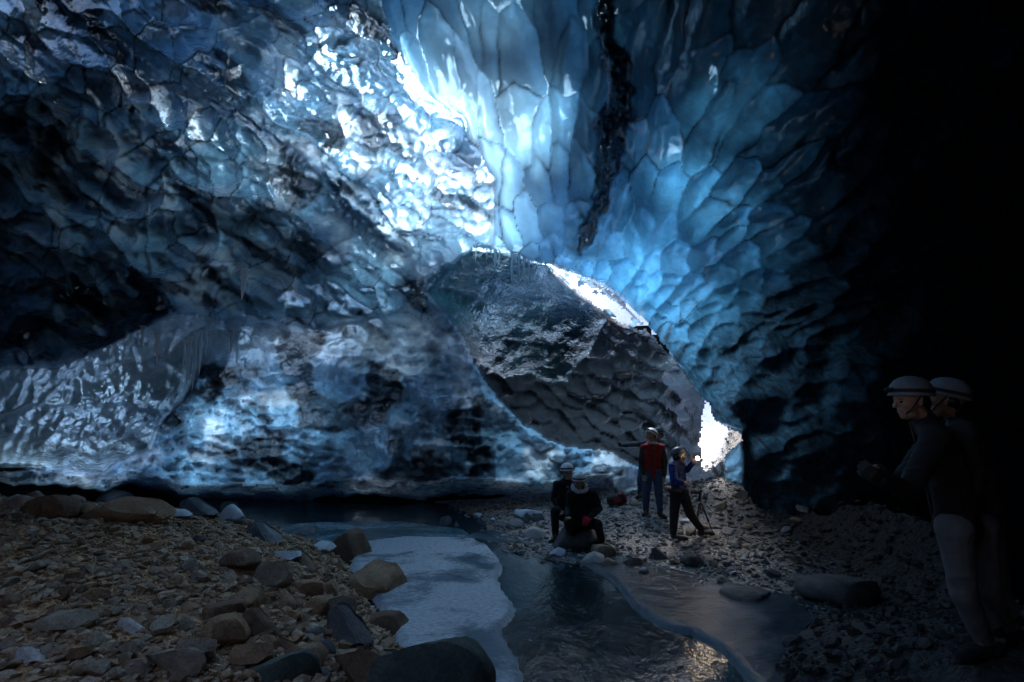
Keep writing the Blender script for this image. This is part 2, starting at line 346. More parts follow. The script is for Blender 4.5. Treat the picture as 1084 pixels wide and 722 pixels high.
bc = CAM+dv*RR[..., None]
Lo = openness(bpx, bpy_)*ok
patch = .5+.55*fbm(PH*26, TH*26, 510, 3)
keep = Lo < patch*1.0
# far exit, and an unseen roof opening added to light the gravel bank
ex = sdpoly(np.clip(bpx, -2000, 3000), np.clip(bpy_, -2000, 3000), [(700,385),(800,385),(840,470),(800,560),(700,560)]) > 0
az = np.degrees(np.arctan2(dv[..., 0], dv[..., 1])); el = np.degrees(np.arcsin(dv[..., 2]))
HC = np.array([-4.6, .2, 9.0]); TG = np.array([-4.0, 4.6, 1.0]); AXS = (HC-TG)/np.linalg.norm(HC-TG)
rel = bc-HC; mouth = (np.linalg.norm(rel-(rel@AXS)[..., None]*AXS, axis=-1) < 5.0+.4*fbm(PH*5, TH*5, 515, 2)) & ((rel@AXS) > -4)
keep &= ~ex & ~mouth  # mouth: the unseen roof opening added to light the gravel bank
kq = keep[:-1, :-1]
# unseen shaft wall added to steer daylight down onto the gravel bank
ta = np.linspace(0, 2*math.pi, 49); tl = np.linspace(-.6, 1.2, 12); TA, TL = np.meshgrid(ta, tl)
e1 = np.cross(AXS, [1, 0, 0]); e1 /= np.linalg.norm(e1); e2 = np.cross(AXS, e1)
rad = 5.9+.35*fbm(np.cos(TA)*3+TL*.4, np.sin(TA)*3+TL*.3, 520, 3)
shp = HC+AXS*TL[..., None]+(np.cos(TA)*rad)[..., None]*e1+(np.sin(TA)*rad)[..., None]*e2
k = N('blocker_surface'); p = k.pos(); nn = k.noise(p, 3, 6, .65)
blocker_mat = k.done(k.n('BsdfDiffuse', Color=k.ramp(nn, [(.3, (.012, .011, .010)), (.7, (.04, .037, .034))])).outputs[0])
q = grid_quads(nt, npk, kq); co, q, _ = compact(bc.reshape(-1, 3), q)
tag(mesh_np('light_blocker_shell', co, q, blocker_mat), 'unseen dark shell added over the ice to block daylight', None, None, 'structure')
tag(mesh_np('added_light_shaft_wall', shp.reshape(-1, 3), grid_quads(*TA.shape), blocker_mat), 'unseen shaft wall added to steer daylight onto the gravel bank', None, None, 'structure')
# unseen blocker added behind the camera, keeps shaft light off the right hand side
cu, cv = np.meshgrid(np.linspace(-5.5, 3.2, 90), np.linspace(0, 1, 40)); pts = []
for sgn in (-1, 1):
    w_ = .16+.30*cv; zb = 4.75+.25*fbm(cu*1.5, cu*0, 540, 3)+.04*(cu-1)**2; z_ = zb+(10.5-zb)*cv
    pts.append(np.stack([-1.0+.25*fbm(cu*.8, z_*.5, 541, 3)+sgn*w_*(1-np.exp(-cv*12)*.9)+.05*fbm(cu*3, z_*2, 543+sgn, 3), cu, z_], -1))
n0 = cu.size; q_ = np.concatenate([grid_quads(*cu.shape), grid_quads(*cu.shape)+n0])
low = np.arange(cu.shape[1]); q_ = np.concatenate([q_, np.stack([low[:-1], low[1:], low[1:]+n0, low[:-1]+n0], -1)])
zz = np.zeros(2*n0)
tag(mesh_np('shaft_light_blocker', np.concatenate([p_.reshape(-1, 3) for p_ in pts]), q_, ICE[3], True, {'clear': zz, 'dirt_shade': zz+.7, 'white': zz}), 'unseen dark blocker added behind the camera to stop shaft light', None, None, 'structure')
# ------------------------------------------------------------------ ground
def segd(x, y, pts):
    d = np.full(np.shape(x), 1e9); sgn = np.ones(np.shape(x))
    for (x0, y0), (x1, y1) in zip(pts[:-1], pts[1:]):
        ex, ey = x1-x0, y1-y0; t = np.clip(((x-x0)*ex+(y-y0)*ey)/(ex*ex+ey*ey), 0, 1)
        q = np.hypot(x-x0-t*ex, y-y0-t*ey); s_ = np.sign(ex*(y-y0)-ey*(x-x0)); up = q < d
        sgn = np.where(up, s_, sgn); d = np.where(up, q, d)
    return d*sgn
LB = [(.6, -6), (.35, 2.5), (-.35, 4.6), (-1.35, 6.1), (-2.0, 7.6), (-2.6, 8.9), (-4.2, 9.4), (-9, 9.6), (-30, 10)]   # left of it: gravel bank
RB = [(-30, 17.5), (-6, 17.5), (-1.6, 14.5), (-.6, 12.3), (-.35, 10.6), (.05, 9.4), (1.1, 8.6), (2.1, 7.85), (3.3, 6.9), (3.2, 6.0), (2.3, 5.2), (1.9, 4.2), (1.6, 2.4), (1.5, -6)]
def ground_z(x, y):
    x = np.asarray(x, float); y = np.asarray(y, float)
    dl = segd(x, y, LB)      # >0 on the left bank
    dr = segd(x, y, RB)      # >0 on the right bank
    zl = 1.28*(1-np.exp(-np.clip(dl, 0, None)/1.55))*(.52+.48*sm(2.5, 6.8, y))*(1-.0*y)+np.clip(dl, -1.2, 0)*.5
    zl = zl + .05*np.clip(-x-3, 0, 5)*sm(3, 7, y)*sm(9.5, 7.5, y)
    zr = .02+.035*np.clip(dr, 0, 1)+.085*np.clip(dr-1, 0, 3)+.20*np.clip(dr-3.1, 0, 3.4)
    zr = zr + 2.6*sm(0, 1, (x-(4.35+.12*(y-8)+np.clip(11-y, -2, 2.5)*.05))/(2.6-1.1*sm(10, 13, y)))*sm(5.2, 8, y) + .55*sm(2.0, 3.2, x)*sm(7, 4, y)
    zr = np.where(dr > 0, zr, np.clip(dr, -1.2, 0)*.4)
    z = np.where(dl > 0, zl, np.where(dr > 0, zr, np.maximum(np.clip(dl, -1.2, 0)*.5, np.clip(dr, -1.2, 0)*.4)))
    z = z + .05*fbm(x*1.3, y*1.3, 600, 4)*sm(0, .5, np.maximum(dl, dr)) + .02*fbm(x*6, y*6, 604, 3)*sm(0, .3, np.maximum(dl, dr))
    out = sm(15.0, 19, y)
    z = z*(1-out)+out*(1.1+.16*np.clip(y-15, 0, 60)+.9*fbm(x/6, y/6, 610, 4)+.5*ridged(x/2.5, y/2.5, 615, 4))
    # snow wall outside the far exit
    z = z + sm(19, 27, y)*7*np.exp(-((x-9)/12)**2)
    return z
_lx = np.arange(-14, 14.01, .05); _ly = np.arange(0, 42, .05); _LX, _LY = np.meshgrid(_lx, _ly); _LZ = ground_z(_LX, _LY)
def ground_fast(x, y):
    i = np.clip((x+14)/.05, 0, len(_lx)-2.001); j = np.clip(y/.05, 0, len(_ly)-2.001); a = i.astype(int); b = j.astype(int); i = i-a; j = j-b
    return (_LZ[b, a]*(1-i)+_LZ[b, a+1]*i)*(1-j)+(_LZ[b+1, a]*(1-i)+_LZ[b+1, a+1]*i)*j
def gz(x, y): return float(ground_fast(np.array([x]), np.array([y]))[0])
ax_ = axis(-300, -8.5, 9, 300, .055, 1.12, 14); ay_ = axis(-200, 1.5, 15, 400, .055, 1.12, 14)
GX, GY = np.meshgrid(ax_, ay_); GZ = ground_z(GX, GY)
k = N('wet_cave_gravel'); p = k.pos()
v1 = k.n('TexVoronoi', Vector=k.pos((1, 1, .6)), Scale=17.0, Randomness=1.0); v2 = k.n('TexVoronoi', Vector=p, Scale=55.0); v3 = k.n('TexVoronoi', Vector=p, Scale=7.0)
cst = k.ramp(v1.outputs['Color'], [(0.1, (.05, .043, .037)), (.5, (.15, .125, .105)), (.9, (.27, .25, .235))])
cst2 = k.ramp(v2.outputs['Color'], [(0.1, (.05, .043, .037)), (.5, (.15, .12, .095)), (.9, (.30, .27, .24))])
c_ = k.mixc(k.ramp(k.noise(p, 1.2, 4), [(.4, 0.0), (.6, 1.0)]), cst, cst2)
sx = k.n('SeparateXYZ', Vector=k.pos())
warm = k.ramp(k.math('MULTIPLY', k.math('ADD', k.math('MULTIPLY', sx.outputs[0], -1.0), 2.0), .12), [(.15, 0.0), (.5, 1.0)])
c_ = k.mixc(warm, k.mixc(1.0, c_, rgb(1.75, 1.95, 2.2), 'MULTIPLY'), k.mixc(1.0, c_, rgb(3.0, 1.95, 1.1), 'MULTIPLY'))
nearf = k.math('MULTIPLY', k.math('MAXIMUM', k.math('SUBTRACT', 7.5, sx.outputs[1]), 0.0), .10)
right_shade = k.ramp(k.math('ADD', k.math('ADD', nearf, k.math('MULTIPLY', sx.outputs[0], .1)), k.math('MULTIPLY', k.noise(p, .8, 3), .06)), [(.37, 0.0), (.50, .93)])
right_shade = k.math('MULTIPLY', k.math('MULTIPLY', right_shade, k.ramp(k.math('MULTIPLY', sx.outputs[0], .1), [(.10, 0.0), (.16, 1.0)])), k.ramp(k.math('MULTIPLY', sx.outputs[1], .05), [(.58, 1.0), (.68, 0.0)]))
c_ = k.mixc(right_shade, c_, rgb(.018, .017, .018))  # shade of the right bank painted into the gravel colour
snowf = k.ramp(k.math('MULTIPLY', sx.outputs[1], .05), [(.715, 0.0), (.74, 1.0)])
c_ = k.mixc(snowf, c_, k.ramp(k.noise(p, .35, 6, .6), [(.3, (.30, .35, .46)), (.6, (.62, .66, .74))]))
hh = k.math('ADD', k.math('MULTIPLY', v1.outputs[0], -.9), k.math('ADD', k.math('MULTIPLY', v2.outputs[0], -.35), k.math('MULTIPLY', k.noise(p, 30, 5), .4)))
nb = k.bump(hh, .9, .035)
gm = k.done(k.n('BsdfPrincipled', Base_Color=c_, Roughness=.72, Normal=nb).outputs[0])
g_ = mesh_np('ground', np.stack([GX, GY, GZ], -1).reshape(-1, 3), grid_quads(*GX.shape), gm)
tag(g_, 'gravel banks of the cave floor and snow slope outside', None, None, 'structure')
# water
wxs = axis(-40, -7, 7, 40, .12, 1.2, 3); wys = axis(-8, 1, 14, 18, .12, 1.2, 2)
WX, WY = np.meshgrid(wxs, wys)
WZ = .004*fbm(WX*2.2, WY*2.2, 700, 3)
k = N('glacial_stream_water'); p = k.pos((1, .45, 1))
nb = k.bump(k.math('ADD', k.noise(p, 3.2, 5, .6, .6), k.math('MULTIPLY', k.noise(p, 14, 4, .6), .25)), .35, .06)
foam = k.ramp(k.noise(k.pos((1, .7, 1)), 3.3, 6, .7, 1.2), [(.5, 0.0), (.75, 1.0)])
wm = k.done(k.n('BsdfPrincipled', Base_Color=k.mixc(k.math('MULTIPLY', foam, .5), rgb(.012, .028, .036), rgb(.10, .16, .19)), Roughness=.12, IOR=1.33, Normal=nb).outputs[0])
tag(mesh_np('stream_water', np.stack([WX, WY, WZ], -1).reshape(-1, 3), grid_quads(*WX.shape), wm), 'dark meltwater stream running through the cave', None, None, 'structure')

# ------------------------------------------------------------------ world, sun, camera
W = bpy.data.worlds.new('World'); S.world = W; W.use_nodes = True
nt_ = W.node_tree; bg = nt_.nodes['Background']; sky = nt_.nodes.new('ShaderNodeTexSky'); sky.sky_type = 'NISHITA'; sky.sun_disc = False
SEL, SAZ = 52, 2     # sun beyond the back wall, a little left
sky.sun_elevation = R(SEL); sky.sun_rotation = R(SAZ); sky.dust_density = 2.5; sky.air_density = 1.0
nt_.links.new(sky.outputs[0], bg.inputs[0]); bg.inputs[1].default_value = .15
L = bpy.data.lights.new('sun', 'SUN'); L.energy = 2.7; L.angle = R(28); L.color = (1, .98, .96)
lo = bpy.data.objects.new('sun', L); COL.objects.link(lo)
sd = Vector((math.sin(R(SAZ))*math.cos(R(SEL)), math.cos(R(SAZ))*math.cos(R(SEL)), math.sin(R(SEL))))
lo.rotation_euler = (-sd).to_track_quat('-Z', 'Y').to_euler(); lo.location = sd*60
cam = bpy.data.cameras.new('camera'); co_ = bpy.data.objects.new('camera', cam); COL.objects.link(co_)
co_.location = CAM; co_.rotation_euler = (R(90)+PITCH, 0, 0); cam.sensor_width = 36; cam.lens = 36*F/1084; cam.clip_start = .05; cam.clip_end = 2000
S.camera = co_
S.view_settings.view_transform = 'Standard'; S.view_settings.look = 'None'; S.view_settings.exposure = 1.92; S.view_settings.gamma = 1
S.render.engine = 'CYCLES'; S.cycles.use_denoising = True
try: S.cycles.denoiser = 'OPENIMAGEDENOISE'
except Exception: pass
S.cycles.max_bounces = 7; S.cycles.diffuse_bounces = 4; S.cycles.glossy_bounces = 4; S.cycles.transmission_bounces = 5
S.cycles.sample_clamp_indirect = 4; S.cycles.caustics_reflective = True; S.cycles.caustics_refractive = True; S.cycles.blur_glossy = .5
# ------------------------------------------------------------------ placing things on the ground under a survey ray
def hit(px, py, zoff=0.0):
    d = dirs(np.array([px]), np.array([py]))[0]; a, b = 1.5, 40.0
    for _ in range(3):
        t = np.linspace(a, b, 60); P = CAM+d*t[:, None]; g = np.maximum(ground_fast(P[:, 0], P[:, 1]), 0)+zoff
        i = np.argmax(P[:, 2] < g); i = i if P[i, 2] < g[i] else len(t)-1
        a, b = t[max(i-1, 0)], t[i]
    return P[i], t[i]
def plane_hit(px, py, z=0.0):
    d = dirs(px, py); t = (z-CAM[2])/d[..., 2]; return CAM+d*t[..., None]

# ------------------------------------------------------------------ river ice
def ice_plate(name, pix, z0, thick, mat, rim=.06, res=.05, bumps=.01, side=None):
    pp = plane_hit(np.array([p[0] for p in pix], float), np.array([p[1] for p in pix], float), z0)[:, :2]
    lo_, hi_ = pp.min(0)-.1, pp.max(0)+.1
    X, Y = np.meshgrid(np.arange(lo_[0], hi_[0], res), np.arange(lo_[1], hi_[1], res))
    s = sdpoly(X+.025*fbm(X*4, Y*4, 810, 3), Y+.025*fbm(X*4, Y*4, 815, 3), [tuple(a) for a in pp])
    t = np.clip(s/rim, -1, 1)
    Z = z0-.06+(.06+thick*.8)*np.sqrt(np.clip(t+.12, 0, 1))+.012*np.exp(-((s-.07)/.05)**2)*0+bumps*fbm(X*4, Y*4, 820, 4)*np.clip(s*3, 0, 1)
    keep = (s[:-1, :-1] > -.08)
    co, q, at_ = compact(np.stack([X, Y, Z], -1).reshape(-1, 3), grid_quads(*X.shape, keep), {'edge': np.exp(-(np.clip(s, 0, None)/.07)**2), 'inner': s})
    return mesh_np(name, co, q, mat, True, at_)
def plate_mat(name, dark, lite, amount, gl=.25, lo=.45, hi=.62):
    k = N(name); p = k.pos((1.0, 1.25, 1)); e = k.attr('edge')
    f = k.ramp(k.noise(p, .8, 7, .62, .5), [(lo, 0.0), (hi, 1.0)]); f2 = k.ramp(k.noise(k.pos((1, 2.2, 1)), 16, 4, .7), [(.35, .35), (.65, 1.0)])
    m = k.math('MAXIMUM', k.math('MULTIPLY', k.math('MULTIPLY', f, f2), amount), k.math('MULTIPLY', e, .55))
    vv = k.n('TexVoronoi', _feature='DISTANCE_TO_EDGE', Vector=k.mixc(.12, k.pos((1, 1, .2)), k.n('TexNoise', Scale=3.0, Vector=k.pos()).outputs[1]), Scale=1.6)
    crk = k.math('MULTIPLY', k.ramp(vv.outputs[0], [(.0, .5), (.008, 0.0)]), k.ramp(k.noise(p, 1.1, 2), [(.5, 0.0), (.62, .8)]))
    m = k.math('MAXIMUM', m, crk)
    c = k.mixc(m, rgb(*dark), rgb(*lite))
    nb = k.bump(k.math('ADD', k.noise(p, 9, 6, .65), k.math('MULTIPLY', f, .4)), .5, .03)
    return k.done(k.n('BsdfPrincipled', Base_Color=c, Roughness=k.ramp(m, [(0.0, .12), (1.0, .5)]), IOR=1.31, Normal=nb).outputs[0])
A_ = [(380,575),(430,569),(470,570),(500,571),(516,578),(528,590),(531,602),(526,612),(534,628),(545,642),(543,652),(530,664),(538,682),(550,700),(552,716),(545,740),(540,770),(520,800),(440,800),(430,700),(400,640),(370,600)]
o = ice_plate('ice_sheet', A_, .03, .05, plate_mat('frosted_river_ice', (.11, .17, .23), (.80, .84, .92), 1.0, lo=.35, hi=.52))
tag(o, 'frosted white tongue of river ice beside the dark water', None, None, 'structure')
B_ = [(250,560),(330,553),(420,552),(490,560),(505,570),(480,573),(430,574),(400,580),(330,585),(250,585)]
o = ice_plate('ice_sheet', B_, .012, .02, plate_mat('turquoise_overflow_ice', (.05, .15, .19), (.42, .58, .66), .8, lo=.45, hi=.62))
tag(o, 'turquoise overflow ice at the head of the stream', None, None, 'structure')
C_ = [(495,566),(520,572),(552,577),(585,583),(612,594),(640,610),(655,624),(668,641),(688,655),(706,664),(735,672),(765,690),(800,730),(1000,860),(1250,860),(1150,760),(1000,680),(900,645),(820,628),(760,615),(700,600),(640,585),(560,570),(520,562)]
o = ice_plate('ice_sheet', C_, .02, .05, plate_mat('dark_river_ice', (.03, .05, .065), (.24, .30, .37), .5, lo=.48, hi=.7), rim=.08)
tag(o, 'smoky grey shelf of river ice along the right bank', None, None, 'structure')

# ------------------------------------------------------------------ rocks
def rock_mat(name, a, b, c2, rough=.8, wet=0.0, snow=0.0):
    k = N(name); p = k.pos(); n1 = k.noise(p, 6, 6, .65, .4); n2 = k.noise(p, 42, 5, .7); n3 = k.noise(p, 140, 2)
    c = k.ramp(n1, [(.3, a), (.52, b), (.72, c2)])
    c = k.mixc(k.ramp(n2, [(.35, .55), (.6, 0.0)]), c, rgb(*[x*.45 for x in a]))
    c = k.mixc(k.ramp(n3, [(.6, 0.0), (.7, .35)]), c, rgb(*[min(1, x*1.9) for x in c2]))
    if snow:
        g = k.n('NewGeometry'); sz = k.n('SeparateXYZ', Vector=g.outputs['Normal'])
        f = k.ramp(k.math('ADD', sz.outputs[2], k.math('MULTIPLY', n1, .5)), [(.95-snow*.5, 0.0), (1.05-snow*.5, 1.0)])
        c = k.mixc(f, c, rgb(.72, .78, .86))
    nb = k.bump(k.math('ADD', n2, k.math('MULTIPLY', n1, 1.4)), .55, .02)
    return k.done(k.n('BsdfPrincipled', Base_Color=c, Roughness=rough-wet*.45, Normal=nb).outputs[0])
RM = {'brown': rock_mat('brown_rock', (.24,.135,.07), (.42,.25,.145), (.55,.36,.23)),
      'dark': rock_mat('dark_brown_rock', (.12,.07,.04), (.24,.145,.09), (.36,.23,.15)),
      'grey': rock_mat('grey_rock', (.19,.145,.11), (.36,.285,.215), (.52,.42,.33)),
      'slate': rock_mat('slate_rock', (.08,.075,.075), (.15,.142,.142), (.23,.22,.22), wet=.2),
      'green': rock_mat('greenish_rock', (.045,.06,.055), (.085,.11,.10), (.14,.17,.155)),
      'orange': rock_mat('rusty_rock', (.12,.06,.03), (.22,.11,.055), (.28,.17,.10)),
      'pale': rock_mat('pale_rock', (.50,.45,.42), (.68,.63,.60), (.80,.77,.74)),
      'pink': rock_mat('pinkish_rock', (.30,.19,.14), (.46,.31,.24), (.58,.43,.36)),
      'frost': rock_mat('frosted_rock', (.16,.17,.18), (.27,.29,.31), (.42,.45,.48), snow=.95),
      'speck': rock_mat('speckled_rock', (.24,.18,.13), (.42,.34,.26), (.56,.48,.40)),
      'bluegrey': rock_mat('bluish_rock', (.10,.11,.125), (.19,.21,.235), (.30,.32,.35), wet=.3)}
def rock_geo(seed, angular, sub=4):
    r = random.Random(seed); bm = bmesh.new(); bmesh.ops.create_icosphere(bm, subdivisions=sub, radius=1)
    v = np.array([x.co[:] for x in bm.verts]); f = np.array([[l.index for l in x.verts] for x in bm.faces]); bm.free()
    v0 = v.copy()
    for _ in range(int(4+9*angular)):
        n = np.array([r.gauss(0, 1) for _ in range(3)]); n /= np.linalg.norm(n); h = r.uniform(.45, .86)-.10*angular
        d = v@n; v = v-np.clip(d-h, 0, None)[:, None]*n*(.55+.43*angular)
    q = v0*1.7+seed*3.1
    dis = .10*fbm(q[:, 0]+q[:, 2]*.7, q[:, 1]-q[:, 2]*.6, seed, 4)+.035*fbm(q[:, 0]*5+q[:, 2]*3, q[:, 1]*5-q[:, 2]*3, seed+5, 2)
    v = v*(1+dis)[:, None]; v -= (v.max(0)+v.min(0))/2; v /= (v.max(0)-v.min(0))/2
    return v, f
ROCKS = [rock_geo(11+7*i, a, 4) for i, a in enumerate([.2, .35, .5, .7, .85, 1, .6, .9, .3, .75])]
RMESH = {}
def rock_mesh(kind, mat):
    if (kind, mat) not in RMESH:
        v, f = ROCKS[kind]; me = bpy.data.meshes.new('rock'); me.from_pydata(v.tolist(), [], f.tolist())
        me.polygons.foreach_set('use_smooth', [kind in (0, 1, 8)]*len(me.polygons)); me.materials.append(RM[mat])
        if kind not in (0, 1, 8):
            me.polygons.foreach_set('use_smooth', [True]*len(me.polygons)); me.set_sharp_from_angle(angle=R(28))
        RMESH[(kind, mat)] = me
    return RMESH[(kind, mat)]
TAKEN = []
def rock(px, py, w, kind, mat, label, group='rocks scattered on the banks', asp=(1, .8, .6), rz=None, tilt=.12, sink=.28, name='rock', base=True):
    """(px,py) is where the middle of the rock meets the ground, w its width in survey pixels"""
    P, t = hit(px, py); s = w*t/F/2
    o = bpy.data.objects.new(name, rock_mesh(kind, mat)); COL.objects.link(o)
    r = random.Random(int(px*13+py*7))
    o.rotation_euler = (r.uniform(-tilt, tilt), r.uniform(-tilt, tilt), r.uniform(-.4, .4) if rz is None else rz)
    o.scale = (s*asp[0], s*asp[1], s*asp[2])
    o.location = (P[0], P[1]+s*asp[1]*.6, max(gz(P[0], P[1]+s*asp[1]*.6), -.05)+s*asp[2]*(1-2*sink))
    TAKEN.append((px, py-w*asp[2]*.4, w)); return tag(o, label, 'rock', group)
big = [
 (10,540,30,0,'pink','pinkish rounded stone at the far left end of the crest'), (44,548,62,2,'dark','broad dark brown boulder on the left part of the crest',(1,.7,.5)),
 (33,532,28,8,'pink','small pale brown stone standing behind the dark crest boulder'), (70,535,26,0,'pink','small rosy egg shaped stone on the crest'),
 (104,536,50,0,'pale','white rounded cobble lying highest on the crest',(1,.7,.5)), (14,534,24,8,'pale','tiny whitish cobble at the upper left of the crest'),
 (128,552,84,3,'brown','long flat brown slab stretched along the crest',(1,.5,.34)), (150,540,28,0,'pale','small bright white pebble behind the long flat slab'),
 (84,547,26,6,'brown','squat brown stone left of the long flat slab'), (207,545,48,5,'bluegrey','wet bluish grey block on the crest against the dark void',(1,.7,.55)),
 (243,553,30,8,'frost','snow capped stone just right of the wet bluish block',(1,.8,.85)), (241,541,18,4,'green','small pointed greenish stone behind the snow capped one',(1,.8,1)),
 (185,548,26,6,'frost','low frosty stone left of the wet bluish block',(1,.8,.45)), (277,572,44,5,'bluegrey','dark angular block glazed with frost on its top edge',(1,.8,.6)),
 (322,568,30,3,'bluegrey','small bluish stone at the stream edge behind the gravel',(1,.8,.55)), (368,592,50,9,'dark','dark cubic boulder beside the turquoise ice',(1,.9,.9)),
 (300,592,34,4,'frost','frosty rubble stone between crest and stream',(1,.8,.4)), (338,583,26,3,'frost','small frosted stone left of the dark cubic boulder',(1,.8,.5)),
 (248,603,40,6,'dark','dark rounded boulder on the slope below the crest'), (288,622,42,4,'speck','light tan angular boulder in the middle of the pile',(1,.8,.9)),
 (316,598,40,5,'dark','dark brown slab leaning above the tan boulder',(1,.7,.6)), (322,632,36,1,'brown','rounded brown cobble right of the tan boulder'),
 (330,650,34,0,'brown','egg shaped brown cobble under the rounded brown one'), (350,652,50,7,'speck','sparkling light speckled slab tilted up to the right',(1,.6,.55)),
 (368,680,60,5,'slate','big blue slate block with a flat top near the river ice',(1,.8,.85)), (392,632,64,3,'brown','large smooth brown boulder sloping to the river ice',(1,.9,.75)),
 (409,672,44,6,'dark','dark brown block wedged under the big smooth boulder',(1,.8,.7)), (440,744,165,2,'green','huge smooth greenish boulder at the water edge',(1,.85,.5)),
 (296,722,70,2,'green','green grey rounded boulder at the bottom edge',(1,.8,.5)), (376,722,66,7,'dark','long wedge of dark rock pointing right at the bottom',(1,.6,.6)),
 (322,706,44,9,'brown','blocky brown stone above the green grey boulder'), (300,690,30,5,'orange','rusty orange stone face near the bottom pile',(1,.8,.6)),
 (262,706,46,4,'brown','brown angular stone at the bottom left of the big pile'), (233,686,50,6,'brown','pointed brown block left of the bottom pile',(1,.7,.8)),
 (272,672,46,5,'dark','dark squarish stone in the lower middle of the pile',(1,.8,.8)), (178,712,74,7,'grey','long pale grey slab leaning at the bottom',(1,.5,.4)),
 (205,700,52,4,'grey','grey triangular slab right of the long pale one',(1,.6,.6)), (232,655,44,1,'dark','low dark stone in the centre of the slope',(1,.7,.45)),
 (256,642,36,3,'brown','brown stone left of the tan boulder'), (135,668,30,5,'pale','light pointed stone alone on the gravel slope',(1,.7,.6)),
 (134,692,26,2,'speck','small speckled light stone on the lower slope'), (76,616,20,4,'orange','small rusty stone on the upper gravel slope',(1,.8,.6)),
 (57,670,60,6,'grey','flat grey stone sunk in the lower left gravel',(1,.7,.35)), (28,700,36,5,'pale','pale wedge shaped stone near the lower left corner',(1,.7,.5)),
 (80,700,26,4,'orange','orange brown stone in the lower left gravel'), (345,628,26,9,'brown','small brown block left of the large smooth boulder'),
 # right bank
 (614,582,58,3,'slate','dark seat sized boulder under the seated pair',(1,.7,.55)),
 (566,570,26,8,'pale','pale blue rounded stone left of the seated pair',(1,.8,.6)), (590,590,20,0,'frost','small icy stone at the feet of the seated pair'),
 (640,592,28,1,'grey','light rounded cobble right of the seated pair'), (628,598,26,0,'pale','pale cobble at the ice edge below the seated pair'),
 (646,601,20,8,'grey','small grey cobble at the ice edge right of the pale one'), (472,556,14,4,'bluegrey','small upright stone alone by the dark void',(1,.7,1.2)),
 (484,557,8,5,'bluegrey','tiny splinter stone next to the small upright one',(1,.7,1.3)), (655,487,26,8,'frost','snowy rock at the foot of the far buttress',(1,.8,.5)),
 (560,553,34,1,'frost','large frosted stone behind the left seated person',(1,.7,.5)), (545,560,22,3,'bluegrey','bluish stone at the left end of the right bank'),
 (700,592,26,5,'slate','dark cobble in front of the standing group'), (735,600,26,6,'slate','dark cobble below the tripod'), (690,480,16,4,'grey','grey stone at the top of the gravel ramp'),
 (672,600,22,2,'grey','grey cobble between the ice edge and the standing group'),
 (800,640,60,1,'slate','broad dark ice worn stone on the lower right bank',(1,.8,.35)), (905,640,90,1,'slate','very large dark low boulder in front of the shadowed visitors',(1,.8,.4)),
]
for b in big: rock(*b[:6], asp=b[6] if len(b) > 6 else (1, .85, .62))
# the rest of the loose stones, each one an object of its own
rr = random.Random(5); n = 0; tries = 0
zones = [('left', 105, 'brown or grey angular stone lying loose on the left gravel bank'), ('pile', 62, 'medium brown stone in the boulder pile left of the river ice'), ('right', 85, 'small grey stone on the right bank around the visitors')]
for zn, cnt, lab in zones:
    k_ = 0; tries = 0
    while k_ < cnt and tries < 8000:
        tries += 1
        if zn == 'left': px, py = rr.uniform(0, 330), rr.uniform(548, 722)
        elif zn == 'pile': px, py = rr.uniform(200, 430), rr.uniform(560, 722)
        else: px, py = rr.uniform(500, 860), rr.uniform(500, 640)
        P, t = hit(px, py)
        dl = float(segd(np.array([P[0]]), np.array([P[1]]), LB)[0]); dr = float(segd(np.array([P[0]]), np.array([P[1]]), RB)[0])
        if zn != 'right' and not (dl > .05): continue
        if zn == 'pile' and dl > 2.2: continue
        if zn == 'right' and not (dr > -.05): continue
        if zn == 'right' and dr > 1.3 and rr.random() < .72: continue
        w = {'left': rr.choice([11, 13, 15, 18, 24])*(.6+.9*(py-540)/180), 'pile': rr.choice([16, 20, 26, 32])*(.7+.5*(py-560)/160), 'right': rr.choice([6, 8, 10, 13, 17])}[zn]
        if any(math.hypot(px-a, py-w*.2-b_) < (w+c_)*(.34 if zn == 'left' else .40) for a, b_, c_ in TAKEN): continue
        mat = rr.choice({'left': ['brown', 'brown', 'grey', 'dark', 'speck', 'grey'], 'pile': ['brown', 'dark', 'dark', 'grey', 'brown', 'slate'], 'right': ['grey', 'bluegrey', 'grey', 'slate', 'frost', 'grey']}[zn])
        rock(px, py, w, rr.randrange(10), mat, lab, {'left': 'loose stones on the left gravel bank', 'pile': 'boulder pile by the river ice', 'right': 'stones on the right bank'}[zn],
             asp=(1, rr.uniform(.6, .95), rr.uniform(.4, .75)), rz=rr.uniform(0, 6.3), tilt=.4)
        k_ += 1
